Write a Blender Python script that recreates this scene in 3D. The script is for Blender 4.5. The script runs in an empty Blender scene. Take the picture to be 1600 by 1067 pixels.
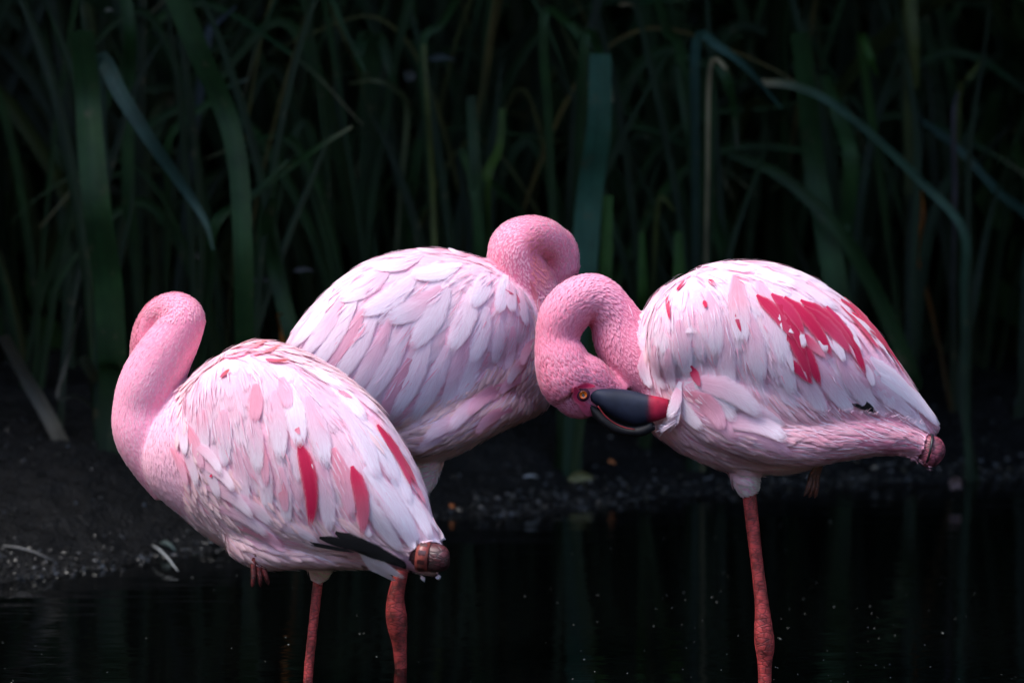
import bpy, bmesh, math, random
import numpy as np
from mathutils import Vector, Matrix, noise
from mathutils.bvhtree import BVHTree

random.seed(7)
RNG = np.random.default_rng(11)
S = bpy.context.scene
COL = S.collection

# ------------------------------------------------------------------ camera, light, exposure
CAM_H, CAM_Y, PITCH, FOC = 1.2, -6.0, 0.108, 6000.0
cam_d = bpy.data.cameras.new('camera'); cam = bpy.data.objects.new('camera', cam_d); COL.objects.link(cam)
cam.location = (0, CAM_Y, CAM_H); cam.rotation_euler = (math.pi/2 - PITCH, 0, 0)
cam_d.sensor_width = 36; cam_d.lens = 135; cam_d.clip_start = 0.1; cam_d.clip_end = 300
cam_d.dof.use_dof = True; cam_d.dof.focus_distance = 6.0; cam_d.dof.aperture_fstop = 3.6
S.camera = cam

SUN_EL, SUN_AZ = math.radians(63), math.radians(-115)      # azimuth measured from +y (away from camera) towards +x
W = bpy.data.worlds.new('World'); S.world = W; W.use_nodes = True
wn = W.node_tree; bg = wn.nodes['Background']
sky = wn.nodes.new('ShaderNodeTexSky'); sky.sky_type = 'NISHITA'; sky.sun_disc = False
sky.sun_elevation = SUN_EL; sky.sun_rotation = SUN_AZ
sky.air_density = 1.0; sky.dust_density = 1.0; sky.ozone_density = 1.0
wn.links.new(sky.outputs[0], bg.inputs[0]); bg.inputs[1].default_value = 0.15
sun_d = bpy.data.lights.new('sun', 'SUN'); sun_d.energy = 1.5; sun_d.angle = math.radians(30); sun_d.color = (1, 0.96, 0.91)
sun = bpy.data.objects.new('sun', sun_d); COL.objects.link(sun)
sv = Vector((math.cos(SUN_EL)*math.sin(SUN_AZ), math.cos(SUN_EL)*math.cos(SUN_AZ), math.sin(SUN_EL)))
sun.rotation_euler = sv.to_track_quat('Z', 'Y').to_euler()
S.view_settings.view_transform = 'Standard'; S.view_settings.look = 'None'
S.view_settings.exposure = 1.78; S.view_settings.gamma = 1.0
S.render.engine = 'CYCLES'
S.cycles.max_bounces = 6; S.cycles.transparent_max_bounces = 24; S.cycles.caustics_reflective = False; S.cycles.caustics_refractive = False

# ------------------------------------------------------------------ helpers
CR = Matrix.Rotation(math.pi/2 - PITCH, 3, 'X'); CL = Vector((0, CAM_Y, CAM_H)); CRI = CR.transposed()
def ray(px, py): return (CR @ Vector(((px-800)/FOC, -(py-533.5)/FOC, -1))).normalized()
def at(px, py, Y=0.0):
    d = CR @ Vector(((px-800)/FOC, -(py-533.5)/FOC, -1)); return CL + d*((Y-CAM_Y)/d.y)
def proj(p):
    q = CRI @ (Vector(p)-CL); return 800 + FOC*q.x/-q.z, 533.5 - FOC*q.y/-q.z
def pxm(r, Y): return r*(Y-CAM_Y)/FOC/math.cos(PITCH)
def smooth(a, b, x):
    t = min(1, max(0, (x-a)/(b-a))); return t*t*(3-2*t)
def mix(a, b, t): return tuple(x+(y-x)*t for x, y in zip(a, b))

class MB:
    def __init__(s): s.v = []; s.f = []; s.c = []; s.uv = []
    def grid(s, rows, cols=None, uvs=None, close=False):
        n0 = len(s.v); nr = len(rows); nc = len(rows[0])
        for i, r in enumerate(rows):
            for j, p in enumerate(r):
                s.v.append(tuple(p)); s.c.append(cols[i][j] if cols else (1, 1, 1))
                s.uv.append(uvs[i][j] if uvs else (j/max(1, nc-1), i/max(1, nr-1)))
        for i in range(nr-1):
            for j in range(nc if close else nc-1):
                k = (j+1) % nc
                s.f.append((n0+i*nc+j, n0+i*nc+k, n0+(i+1)*nc+k, n0+(i+1)*nc+j))
        return n0
    def cap(s, n0, nc, nr):
        s.f.append(tuple(n0+j for j in range(nc))[::-1]); s.f.append(tuple(n0+(nr-1)*nc+j for j in range(nc)))
    def add(s, o):
        n0 = len(s.v); s.v += o.v; s.c += o.c; s.uv += o.uv; s.f += [tuple(i+n0 for i in f) for f in o.f]
    def mesh(s, name, mat, sm=True):
        me = bpy.data.meshes.new(name); me.from_pydata(s.v, [], s.f)
        ca = me.color_attributes.new('pigment', 'FLOAT_COLOR', 'POINT')
        a = np.ones((len(s.v), 4), dtype=np.float32); a[:, :3] = np.array(s.c, dtype=np.float32).reshape(-1, 3); ca.data.foreach_set('color', a.ravel())
        ul = me.uv_layers.new(name='UVMap'); li = np.empty(len(me.loops), dtype=np.int32); me.loops.foreach_get('vertex_index', li)
        ul.data.foreach_set('uv', np.array(s.uv, dtype=np.float32)[li].ravel())
        if mat: me.materials.append(mat)
        if sm: me.polygons.foreach_set('use_smooth', [True]*len(me.polygons))
        me.update(); return me
    def build(s, name, mat, parent=None, sm=True, kind=None):
        return link(name, s.mesh(name, mat, sm), parent, kind)
def link(name, me, parent=None, kind=None):
    o = bpy.data.objects.new(name, me); COL.objects.link(o)
    if parent:
        o.parent = parent; o.matrix_parent_inverse = parent.matrix_world.inverted()
    if kind: o['kind'] = kind
    return o
def tag(o, label, cat, group=None):
    o['label'] = label; o['category'] = cat
    if group: o['group'] = group
    return o
def empty(name, loc, label, cat, group=None):
    o = bpy.data.objects.new(name, None); COL.objects.link(o); o.location = loc; o.matrix_world = Matrix.Translation(loc)
    o.empty_display_size = 0.1
    return tag(o, label, cat, group)

def catmull(P, n):
    P = [np.array(p, dtype=float) for p in P]; P = [2*P[0]-P[1]] + P + [2*P[-1]-P[-2]]; out = []
    for i in range(1, len(P)-2):
        for k in range(n):
            t = k/n; a, b, c, d = P[i-1:i+3]
            out.append(0.5*((2*b) + (c-a)*t + (2*a-5*b+4*c-d)*t*t + (3*b-a-3*c+d)*t**3))
    out.append(P[-2]); return out
def loft(st, n=3, nseg=28, y0=0.0, sq=2.0, colfn=None):
    """stations (Tx,Ty,Bx,By,w,yc): upper and lower outline point, half width in metres, depth"""
    st = catmull(st, n); C = []; U = []; Wd = []
    for s in st:
        T = at(s[0], s[1], y0+s[5]); B = at(s[2], s[3], y0+s[5]); C.append((T+B)/2); U.append((T-B)/2); Wd.append(max(s[4], 0.001))
    m = MB(); rows = []; cols = []
    for i in range(len(C)):
        a = (C[min(i+1, len(C)-1)]-C[max(i-1, 0)]).normalized(); w = a.cross(U[i])
        if w.y > 0: w = -w
        w = w.normalized()*Wd[i]; r = []
        for k in range(nseg):
            th = 2*math.pi*k/nseg; c, s_ = math.cos(th), math.sin(th)
            c = math.copysign(abs(c)**(2/sq), c); s_ = math.copysign(abs(s_)**(2/sq), s_)
            r.append(C[i]+U[i]*c+w*s_)
        rows.append(r)
        cols.append([colfn(p) if colfn else (1, 1, 1) for p in r])
    n0 = m.grid(rows, cols, close=True); m.cap(n0, nseg, len(rows)); return m
def tube(pts, n=4, nseg=20, y0=0.0, flat=1.0, col=(1, 1, 1)):
    """pts (px,py,yc,r_px)"""
    st = catmull(pts, n); m = MB(); C = [at(s[0], s[1], y0+s[2]) for s in st]; R = [pxm(max(s[3], .4), y0+s[2]) for s in st]
    return tube3(C, R, nseg, flat, col), C, R
def tube3(C, R, nseg=12, flat=1.0, col=(1, 1, 1)):
    m = MB(); rows = []; ref = Vector((0, -1, 0.13)).normalized()
    for i in range(len(C)):
        a = (C[min(i+1, len(C)-1)]-C[max(i-1, 0)]).normalized()
        w = (ref-a*ref.dot(a))
        if w.length < .05: w = Vector((1, 0, 0))-a*a.x
        w.normalize(); u = a.cross(w); ref = w
        rows.append([C[i]+(u*math.cos(2*math.pi*k/nseg)+w*math.sin(2*math.pi*k/nseg)*flat)*R[i] for k in range(nseg)])
    L = 0; uvs = []
    for i in range(len(C)):
        if i: L += (C[i]-C[i-1]).length
        uvs.append([(k/nseg, L*10) for k in range(nseg)])
    n0 = m.grid(rows, [[col]*nseg]*len(rows), uvs, close=True); m.cap(n0, nseg, len(rows)); return m

# ------------------------------------------------------------------ materials
def newmat(name):
    m = bpy.data.materials.new(name); m.use_nodes = True; nt = m.node_tree; return m, nt, nt.nodes, nt.links, nt.nodes['Principled BSDF']
def N(ns, t, **k):
    n = ns.new(t)
    for a, b in k.items(): setattr(n, a, b)
    return n
def math_(ns, ls, op, a, b=None):
    n = ns.new('ShaderNodeMath'); n.operation = op
    for i, x in enumerate((a, b)):
        if x is None: continue
        if isinstance(x, (int, float)): n.inputs[i].default_value = x
        else: ls.new(x, n.inputs[i])
    return n.outputs[0]
def feather_mat(name, freq=60, alpha=True, shaft=True, transl=.32):
    m, nt, ns, ls, P = newmat(name)
    at_ = N(ns, 'ShaderNodeAttribute', attribute_name='pigment')
    uv = N(ns, 'ShaderNodeUVMap'); sep = N(ns, 'ShaderNodeSeparateXYZ'); ls.new(uv.outputs[0], sep.inputs[0])
    a = math_(ns, ls, 'ABSOLUTE', math_(ns, ls, 'SUBTRACT', math_(ns, ls, 'FRACT', sep.outputs[0]), .5))
    ch = math_(ns, ls, 'SUBTRACT', sep.outputs[1], math_(ns, ls, 'MULTIPLY', a, .55))
    cmb = N(ns, 'ShaderNodeCombineXYZ'); ls.new(math_(ns, ls, 'MULTIPLY', ch, freq), cmb.inputs[0])
    ls.new(math_(ns, ls, 'MULTIPLY', a, 3), cmb.inputs[1]); ls.new(math_(ns, ls, 'FLOOR', sep.outputs[0]), cmb.inputs[2])
    nz = N(ns, 'ShaderNodeTexNoise'); nz.inputs['Scale'].default_value = 1.0; nz.inputs['Detail'].default_value = 3; ls.new(cmb.outputs[0], nz.inputs['Vector'])
    mr = N(ns, 'ShaderNodeMapRange'); mr.inputs[1].default_value = .25; mr.inputs[2].default_value = .75; mr.inputs[3].default_value = .86; mr.inputs[4].default_value = 1.06
    ls.new(nz.outputs[0], mr.inputs[0])
    c3 = N(ns, 'ShaderNodeCombineXYZ'); ls.new(math_(ns, ls, 'MULTIPLY', sep.outputs[0], 17), c3.inputs[0]); ls.new(math_(ns, ls, 'MULTIPLY', sep.outputs[1], 1.6), c3.inputs[1])
    n3 = N(ns, 'ShaderNodeTexNoise'); n3.inputs['Scale'].default_value = 1.0; n3.inputs['Detail'].default_value = 4; ls.new(c3.outputs[0], n3.inputs['Vector'])
    nz_sum = math_(ns, ls, 'ADD', math_(ns, ls, 'MULTIPLY', nz.outputs[0], .45), math_(ns, ls, 'MULTIPLY', n3.outputs[0], .55)); ls.new(nz_sum, mr.inputs[0])
    mr.inputs[1].default_value = .3; mr.inputs[2].default_value = .62; mr.inputs[3].default_value = .76; mr.inputs[4].default_value = 1.06
    # pigment varies a little from barb to barb (pigmented more strongly where the multiplier dips)
    mx = N(ns, 'ShaderNodeVectorMath', operation='MULTIPLY'); ls.new(at_.outputs[0], mx.inputs[0])
    cc = N(ns, 'ShaderNodeCombineXYZ'); ls.new(math_(ns, ls, 'POWER', mr.outputs[0], .45), cc.inputs[0]); ls.new(mr.outputs[0], cc.inputs[1]); ls.new(math_(ns, ls, 'POWER', mr.outputs[0], .8), cc.inputs[2])
    ls.new(cc.outputs[0], mx.inputs[1]); ls.new(mx.outputs[0], P.inputs['Base Color'])
    P.inputs['Roughness'].default_value = .62; P.inputs['Specular IOR Level'].default_value = .25
    P.inputs['Sheen Weight'].default_value = .25; P.inputs['Sheen Roughness'].default_value = .4
    h = math_(ns, ls, 'MULTIPLY', nz_sum, 1.1)
    if shaft: h = math_(ns, ls, 'ADD', h, math_(ns, ls, 'MULTIPLY', math_(ns, ls, 'LESS_THAN', a, .025), 1.2))
    bp = N(ns, 'ShaderNodeBump'); bp.inputs['Strength'].default_value = .35; bp.inputs['Distance'].default_value = .0005; ls.new(h, bp.inputs['Height']); ls.new(bp.outputs[0], P.inputs['Normal'])
    tr = N(ns, 'ShaderNodeBsdfTranslucent'); ls.new(mx.outputs[0], tr.inputs[0]); ls.new(bp.outputs[0], tr.inputs[1])
    ms = N(ns, 'ShaderNodeMixShader'); ms.inputs[0].default_value = transl; ls.new(P.outputs[0], ms.inputs[1]); ls.new(tr.outputs[0], ms.inputs[2])
    out = ns['Material Output']; sh = ms.outputs[0]
    if alpha:   # barbs part towards the vane's edge and tip
        c2 = N(ns, 'ShaderNodeCombineXYZ'); ls.new(math_(ns, ls, 'MULTIPLY', ch, freq*4), c2.inputs[0]); ls.new(math_(ns, ls, 'MULTIPLY', a, 2), c2.inputs[1]); ls.new(math_(ns, ls, 'FLOOR', sep.outputs[0]), c2.inputs[2])
        n2 = N(ns, 'ShaderNodeTexNoise'); n2.inputs['Scale'].default_value = 1.0; n2.inputs['Detail'].default_value = 1; ls.new(c2.outputs[0], n2.inputs['Vector'])
        q = N(ns, 'ShaderNodeMapRange'); q.inputs[1].default_value = .3; q.inputs[2].default_value = .7; ls.new(n2.outputs[0], q.inputs[0])
        vis = math_(ns, ls, 'MULTIPLY', math_(ns, ls, 'LESS_THAN', math_(ns, ls, 'MULTIPLY', a, 2.0), math_(ns, ls, 'ADD', .66, math_(ns, ls, 'MULTIPLY', q.outputs[0], .46))),
                    math_(ns, ls, 'LESS_THAN', sep.outputs[1], math_(ns, ls, 'ADD', .82, math_(ns, ls, 'MULTIPLY', q.outputs[0], .22))))
        tp = N(ns, 'ShaderNodeBsdfTransparent'); m2 = N(ns, 'ShaderNodeMixShader'); ls.new(vis, m2.inputs[0]); ls.new(tp.outputs[0], m2.inputs[1]); ls.new(sh, m2.inputs[2]); sh = m2.outputs[0]
    ls.new(sh, out.inputs[0]); return m
M_FEATHER = feather_mat('feather_vane', 42)
M_DOWN = feather_mat('feather_down', 7, alpha=False, shaft=False, transl=.2)
M_FLUFF = feather_mat('feather_fluff', 24, shaft=False, transl=.3)

def skin_mat():
    m, nt, ns, ls, P = newmat('bird_skin')
    a = N(ns, 'ShaderNodeAttribute', attribute_name='pigment'); tc = N(ns, 'ShaderNodeTexCoord')
    nz = N(ns, 'ShaderNodeTexNoise'); nz.inputs['Scale'].default_value = 160; nz.inputs['Detail'].default_value = 4; ls.new(tc.outputs['Object'], nz.inputs[0])
    mr = N(ns, 'ShaderNodeMapRange'); mr.inputs[3].default_value = .75; mr.inputs[4].default_value = 1.15; ls.new(nz.outputs[0], mr.inputs[0])
    mx = N(ns, 'ShaderNodeVectorMath', operation='SCALE'); ls.new(a.outputs[0], mx.inputs[0]); ls.new(mr.outputs[0], mx.inputs['Scale']); ls.new(mx.outputs[0], P.inputs['Base Color'])
    bp = N(ns, 'ShaderNodeBump'); bp.inputs['Strength'].default_value = .5; bp.inputs['Distance'].default_value = .002; ls.new(nz.outputs[0], bp.inputs['Height']); ls.new(bp.outputs[0], P.inputs['Normal'])
    P.inputs['Roughness'].default_value = .8; return m
def leg_mat():
    m, nt, ns, ls, P = newmat('scaly_leg')
    a = N(ns, 'ShaderNodeAttribute', attribute_name='pigment'); tc = N(ns, 'ShaderNodeTexCoord')
    mp = N(ns, 'ShaderNodeMapping'); mp.inputs['Scale'].default_value = (70, 70, 150); ls.new(tc.outputs['Object'], mp.inputs[0])
    vo = N(ns, 'ShaderNodeTexVoronoi', feature='DISTANCE_TO_EDGE'); vo.inputs['Scale'].default_value = 1; ls.new(mp.outputs[0], vo.inputs[0])
    nz = N(ns, 'ShaderNodeTexNoise'); nz.inputs['Scale'].default_value = 55; nz.inputs['Detail'].default_value = 5; ls.new(tc.outputs['Object'], nz.inputs[0])
    ed = N(ns, 'ShaderNodeMapRange'); ed.inputs[1].default_value = 0; ed.inputs[2].default_value = .12; ed.inputs[3].default_value = .38; ed.inputs[4].default_value = 1; ls.new(vo.outputs[0], ed.inputs[0])
    mr = N(ns, 'ShaderNodeMapRange'); mr.inputs[1].default_value = .3; mr.inputs[2].default_value = .62; mr.inputs[3].default_value = .25; mr.inputs[4].default_value = 1.1; ls.new(nz.outputs[0], mr.inputs[0])
    mx = N(ns, 'ShaderNodeVectorMath', operation='SCALE'); ls.new(a.outputs[0], mx.inputs[0]); ls.new(math_(ns, ls, 'MULTIPLY', ed.outputs[0], mr.outputs[0]), mx.inputs['Scale']); ls.new(mx.outputs[0], P.inputs['Base Color'])
    bp = N(ns, 'ShaderNodeBump'); bp.inputs['Strength'].default_value = .6; bp.inputs['Distance'].default_value = .0012; ls.new(ed.outputs[0], bp.inputs['Height']); ls.new(bp.outputs[0], P.inputs['Normal'])
    P.inputs['Roughness'].default_value = .5; return m
def gloss_mat(name, rough=.35, bump=.3, scale=120, coat=0):
    m, nt, ns, ls, P = newmat(name)
    a = N(ns, 'ShaderNodeAttribute', attribute_name='pigment'); tc = N(ns, 'ShaderNodeTexCoord')
    nz = N(ns, 'ShaderNodeTexNoise'); nz.inputs['Scale'].default_value = scale; nz.inputs['Detail'].default_value = 5; ls.new(tc.outputs['Object'], nz.inputs[0])
    mr = N(ns, 'ShaderNodeMapRange'); mr.inputs[1].default_value = .3; mr.inputs[2].default_value = .7; mr.inputs[3].default_value = .7; mr.inputs[4].default_value = 1.25; ls.new(nz.outputs[0], mr.inputs[0])
    mx = N(ns, 'ShaderNodeVectorMath', operation='SCALE'); ls.new(a.outputs[0], mx.inputs[0]); ls.new(mr.outputs[0], mx.inputs['Scale']); ls.new(mx.outputs[0], P.inputs['Base Color'])
    bp = N(ns, 'ShaderNodeBump'); bp.inputs['Strength'].default_value = bump; bp.inputs['Distance'].default_value = .001; ls.new(nz.outputs[0], bp.inputs['Height']); ls.new(bp.outputs[0], P.inputs['Normal'])
    P.inputs['Roughness'].default_value = rough; P.inputs['Coat Weight'].default_value = coat; return m
M_SKIN = skin_mat(); M_LEG = leg_mat(); M_BILL = gloss_mat('bill_horn', .62, .5, 60); M_BILL.node_tree.nodes['Principled BSDF'].inputs['Specular IOR Level'].default_value = .18; M_EYE = gloss_mat('eye_gloss', .08, 0, 10, 1.0)
M_BAND = gloss_mat('plastic_band', .4, .2, 200); M_DEBRIS = gloss_mat('dry_debris', .7, .5, 150); M_BARK = gloss_mat('bark', .9, 1, 12)

def leaf_mat(name):
    m, nt, ns, ls, P = newmat(name)
    a = N(ns, 'ShaderNodeAttribute', attribute_name='pigment'); uv = N(ns, 'ShaderNodeUVMap')
    mp = N(ns, 'ShaderNodeMapping'); mp.inputs['Scale'].default_value = (26, .8, 1); ls.new(uv.outputs[0], mp.inputs[0])
    nz = N(ns, 'ShaderNodeTexNoise'); nz.inputs['Scale'].default_value = 1; nz.inputs['Detail'].default_value = 4; ls.new(mp.outputs[0], nz.inputs[0])
    n2 = N(ns, 'ShaderNodeTexNoise'); n2.inputs['Scale'].default_value = 14; n2.inputs['Detail'].default_value = 5
    tc = N(ns, 'ShaderNodeTexCoord'); ls.new(tc.outputs['Object'], n2.inputs[0])
    mr = N(ns, 'ShaderNodeMapRange'); mr.inputs[1].default_value = .25; mr.inputs[2].default_value = .75; mr.inputs[3].default_value = .7; mr.inputs[4].default_value = 1.3; ls.new(nz.outputs[0], mr.inputs[0])
    m2 = N(ns, 'ShaderNodeMapRange'); m2.inputs[1].default_value = .3; m2.inputs[2].default_value = .7; m2.inputs[3].default_value = .65; m2.inputs[4].default_value = 1.3; ls.new(n2.outputs[0], m2.inputs[0])
    mx = N(ns, 'ShaderNodeVectorMath', operation='SCALE'); ls.new(a.outputs[0], mx.inputs[0]); ls.new(math_(ns, ls, 'MULTIPLY', mr.outputs[0], m2.outputs[0]), mx.inputs['Scale'])
    n4 = N(ns, 'ShaderNodeTexNoise'); n4.inputs['Scale'].default_value = 22; n4.inputs['Detail'].default_value = 6; n4.inputs['Roughness'].default_value = .7; ls.new(tc.outputs['Object'], n4.inputs[0])
    wr = N(ns, 'ShaderNodeMapRange'); wr.inputs[1].default_value = .60; wr.inputs[2].default_value = .70; wr.inputs[4].default_value = .75; ls.new(n4.outputs[0], wr.inputs[0])
    wm_ = N(ns, 'ShaderNodeMix'); wm_.data_type = 'RGBA'; ls.new(wr.outputs[0], wm_.inputs[0]); ls.new(mx.outputs[0], wm_.inputs[6]); wm_.inputs[7].default_value = (.075, .062, .032, 1)
    mx = wm_; mx_out = wm_.outputs[2]; ls.new(mx_out, P.inputs['Base Color'])
    bp = N(ns, 'ShaderNodeBump'); bp.inputs['Strength'].default_value = .3; bp.inputs['Distance'].default_value = .002; ls.new(nz.outputs[0], bp.inputs['Height']); ls.new(bp.outputs[0], P.inputs['Normal'])
    P.inputs['Roughness'].default_value = .6; P.inputs['Specular IOR Level'].default_value = .25
    tr = N(ns, 'ShaderNodeBsdfTranslucent'); ls.new(mx_out, tr.inputs[0]); ms = N(ns, 'ShaderNodeMixShader'); ms.inputs[0].default_value = .2
    ls.new(P.outputs[0], ms.inputs[1]); ls.new(tr.outputs[0], ms.inputs[2]); ls.new(ms.outputs[0], ns['Material Output'].inputs[0]); return m
M_REED = leaf_mat('reed_leaf'); M_TREE = leaf_mat('tree_leaf')

def mud_mat():
    m, nt, ns, ls, P = newmat('wet_mud')
    tc = N(ns, 'ShaderNodeTexCoord')
    n1 = N(ns, 'ShaderNodeTexNoise'); n1.inputs['Scale'].default_value = 6; n1.inputs['Detail'].default_value = 8; ls.new(tc.outputs['Object'], n1.inputs[0])
    n2 = N(ns, 'ShaderNodeTexNoise'); n2.inputs['Scale'].default_value = 70; n2.inputs['Detail'].default_value = 6; ls.new(tc.outputs['Object'], n2.inputs[0])
    n3 = N(ns, 'ShaderNodeTexVoronoi'); n3.inputs['Scale'].default_value = 110; ls.new(tc.outputs['Object'], n3.inputs[0])
    cr = N(ns, 'ShaderNodeValToRGB'); ls.new(n1.outputs[0], cr.inputs[0])
    cr.color_ramp.elements[0].position = .3; cr.color_ramp.elements[0].color = (.0018, .0018, .0022, 1)
    cr.color_ramp.elements[1].position = .75; cr.color_ramp.elements[1].color = (.007, .0066, .0066, 1)
    ls.new(cr.outputs[0], P.inputs['Base Color'])
    rr = N(ns, 'ShaderNodeMapRange'); rr.inputs[1].default_value = .35; rr.inputs[2].default_value = .65; rr.inputs[3].default_value = .45; rr.inputs[4].default_value = .85; ls.new(n2.outputs[0], rr.inputs[0]); ls.new(rr.outputs[0], P.inputs['Roughness'])
    h = math_(ns, ls, 'ADD', n2.outputs[0], math_(ns, ls, 'MULTIPLY', n3.outputs[0], .5))
    bp = N(ns, 'ShaderNodeBump'); P.inputs['Specular IOR Level'].default_value = .2; bp.inputs['Strength'].default_value = .7; bp.inputs['Distance'].default_value = .01; ls.new(h, bp.inputs['Height']); ls.new(bp.outputs[0], P.inputs['Normal']); return m
def water_mat():
    m, nt, ns, ls, P = newmat('murky_water')
    P.inputs['Base Color'].default_value = (.0008, .001, .001, 1); P.inputs['Roughness'].default_value = .03; P.inputs['IOR'].default_value = 1.33
    tc = N(ns, 'ShaderNodeTexCoord'); mp = N(ns, 'ShaderNodeMapping'); mp.inputs['Scale'].default_value = (1.2, 5, 1); ls.new(tc.outputs['Object'], mp.inputs[0])
    n1 = N(ns, 'ShaderNodeTexNoise'); n1.inputs['Scale'].default_value = 2.2; n1.inputs['Detail'].default_value = 3; ls.new(mp.outputs[0], n1.inputs[0])
    n2 = N(ns, 'ShaderNodeTexNoise'); n2.inputs['Scale'].default_value = 12; n2.inputs['Detail'].default_value = 2; ls.new(mp.outputs[0], n2.inputs[0])
    h = math_(ns, ls, 'ADD', n1.outputs[0], math_(ns, ls, 'MULTIPLY', n2.outputs[0], .12))
    bp = N(ns, 'ShaderNodeBump'); bp.inputs['Strength'].default_value = .42; bp.inputs['Distance'].default_value = .006; ls.new(h, bp.inputs['Height']); ls.new(bp.outputs[0], P.inputs['Normal']); return m
M_MUD = mud_mat(); M_WATER = water_mat()

# ------------------------------------------------------------------ ground, bank, water
def shore(x):
    xs = [-30, -2.5, -.82, -.14, .61, 1.11, 3, 30]; ys = [-1.5, .3, 1.06, 1.70, 2.18, 2.32, 2.7, 3.2]
    return float(np.interp(x, xs, ys))
def gz(x, y, fine=True):
    d = y - shore(x)
    v = Vector((x*2.1, y*2.1, 3))
    d += .09*noise.noise(v*1.3) + .03*noise.noise(v*6)
    z = .19*(1-math.exp(-d/.55)) + .02*d if d > 0 else max(-.2, .28*d)
    if d > 3: z += .05*(d-3)
    if fine:
        k = smooth(-.3, .35, d); z += k*(.018*noise.noise(v*2.5) + .012*noise.noise(v*9) + .006*noise.noise(v*24)) + .0035*noise.noise(v*50)
    return z
gx = np.concatenate([np.linspace(-40, -2.2, 24), np.linspace(-2.1, 2.1, 360), np.linspace(2.2, 40, 24)])
gy = np.concatenate([np.linspace(-25, .5, 24), np.linspace(.6, 4.2, 300), np.linspace(4.4, 60, 40)])
gm = MB(); gm.grid([[(x, y, gz(x, y)) for x in gx] for y in gy])
link('ground', gm.mesh('ground', M_MUD), kind='structure')
wm = MB(); wm.grid([[(x, y, 0) for x in np.linspace(-40, 40, 9)] for y in np.linspace(-25, 3.6, 9)])
link('pond_water', wm.mesh('pond_water', M_WATER), kind='structure')

# ------------------------------------------------------------------ flamingos
WHITE = (.95, .83, .91); BLUSH = (.94, .54, .67); PINK = (.92, .36, .47); ROSE = (.66, .13, .22); CRIM = (.66, .012, .085); BUFF = (.72, .55, .50)
NECKP = (.93, .34, .49); LEGR = (.46, .050, .050); BLACK = (.012, .011, .013)

def sample_surface(me, dens_fn, base, rfn):
    """evenly spread points over a mesh, closer together where dens_fn is small"""
    me.calc_loop_triangles()
    v = np.empty(len(me.vertices)*3); me.vertices.foreach_get('co', v); v = v.reshape(-1, 3)
    t = np.empty(len(me.loop_triangles)*3, dtype=np.int32); me.loop_triangles.foreach_get('vertices', t); t = t.reshape(-1, 3)
    a, b, c = v[t[:, 0]], v[t[:, 1]], v[t[:, 2]]
    ar = np.linalg.norm(np.cross(b-a, c-a), axis=1)/2; n = int(ar.sum()/(base*base)*2.6)
    idx = RNG.choice(len(t), n, p=ar/ar.sum()); r1 = np.sqrt(RNG.random(n)); r2 = RNG.random(n)
    P = (1-r1)[:, None]*a[idx] + (r1*(1-r2))[:, None]*b[idx] + (r1*r2)[:, None]*c[idx]
    grid = {}; out = []; cell = base
    rv = {}; rnd = RNG.random(n)
    for q, p in enumerate(P):
        vi = int(t[idx[q], 0])
        if vi not in rv: rv[vi] = rfn(vi)
        r = rv[vi]
        if r is None or rnd[q] > 3.2*(base/r)**2: continue
        R = int(math.ceil(r/cell)); k = (int(p[0]//cell), int(p[1]//cell), int(p[2]//cell)); ok = True
        for i in range(k[0]-R, k[0]+R+1):
            for j in range(k[1]-R, k[1]+R+1):
                for l in range(k[2]-R, k[2]+R+1):
                    for q in grid.get((i, j, l), ()):
                        if (q[0]-p[0])**2+(q[1]-p[1])**2+(q[2]-p[2])**2 < r*r: ok = False; break
                    if not ok: break
                if not ok: break
            if not ok: break
        if ok: grid.setdefault(k, []).append(p); out.append((Vector(p), vi))
    return out

TS = [0, .18, .4, .62, .8, .93, 1.0]
def wprof(t, point=.45):
    if point < .3:      # lanceolate
        return max(.02, math.sin(math.pi*min(1, t**.8*.96+.04))**.75)
    a = min(1, .35+.65*(t/.35)) if t < .35 else 1.0
    return a*(1 if t < point else math.sqrt(max(0, 1-((t-point)/(1.001-point))**2.0)))
def feather_blade(path, normals, L, Wd, c0, c1, cross=5, camber=.12, ts=TS, white=None, twist=0, point=.45, bvh=None, lift=None, uo=0, edge=None, cmid=None):
    """one vane: path = centre points, normals = surface normals there"""
    rows = []; cols = []; uvs = []
    n = len(path)
    for i in range(n):
        t = ts[i]; d = (path[min(i+1, n-1)]-path[max(i-1, 0)]).normalized(); nn = normals[i]; s = d.cross(nn).normalized(); w = Wd*wprof(t, point)*.5
        r = []; cc = []; uu = []
        for j in range(cross):
            k = (j/(cross-1))*2-1
            q = path[i] + s*(k*w)
            if bvh and abs(k) > .3 and w > .003:
                l2, n2, _, _ = bvh.find_nearest(q)
                off = lift[i]; q = l2 + n2*off
            q = q - nn*(camber*w*k*k) + nn*(twist*w*k)
            r.append(q)
            base = mix(c0, c1, smooth(.1, .95, t))
            if cmid is not None and abs(k) < .6: base = mix(base, cmid, .6*(1-smooth(.5, 1, t)))
            if edge is not None: base = mix(base, edge, .55*smooth(.5, 1, abs(k)))
            cc.append(base); uu.append((uo+.002+.996*j/(cross-1), t))
        rows.append(r); cols.append(cc); uvs.append(uu)
    return rows, cols, uvs

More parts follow.
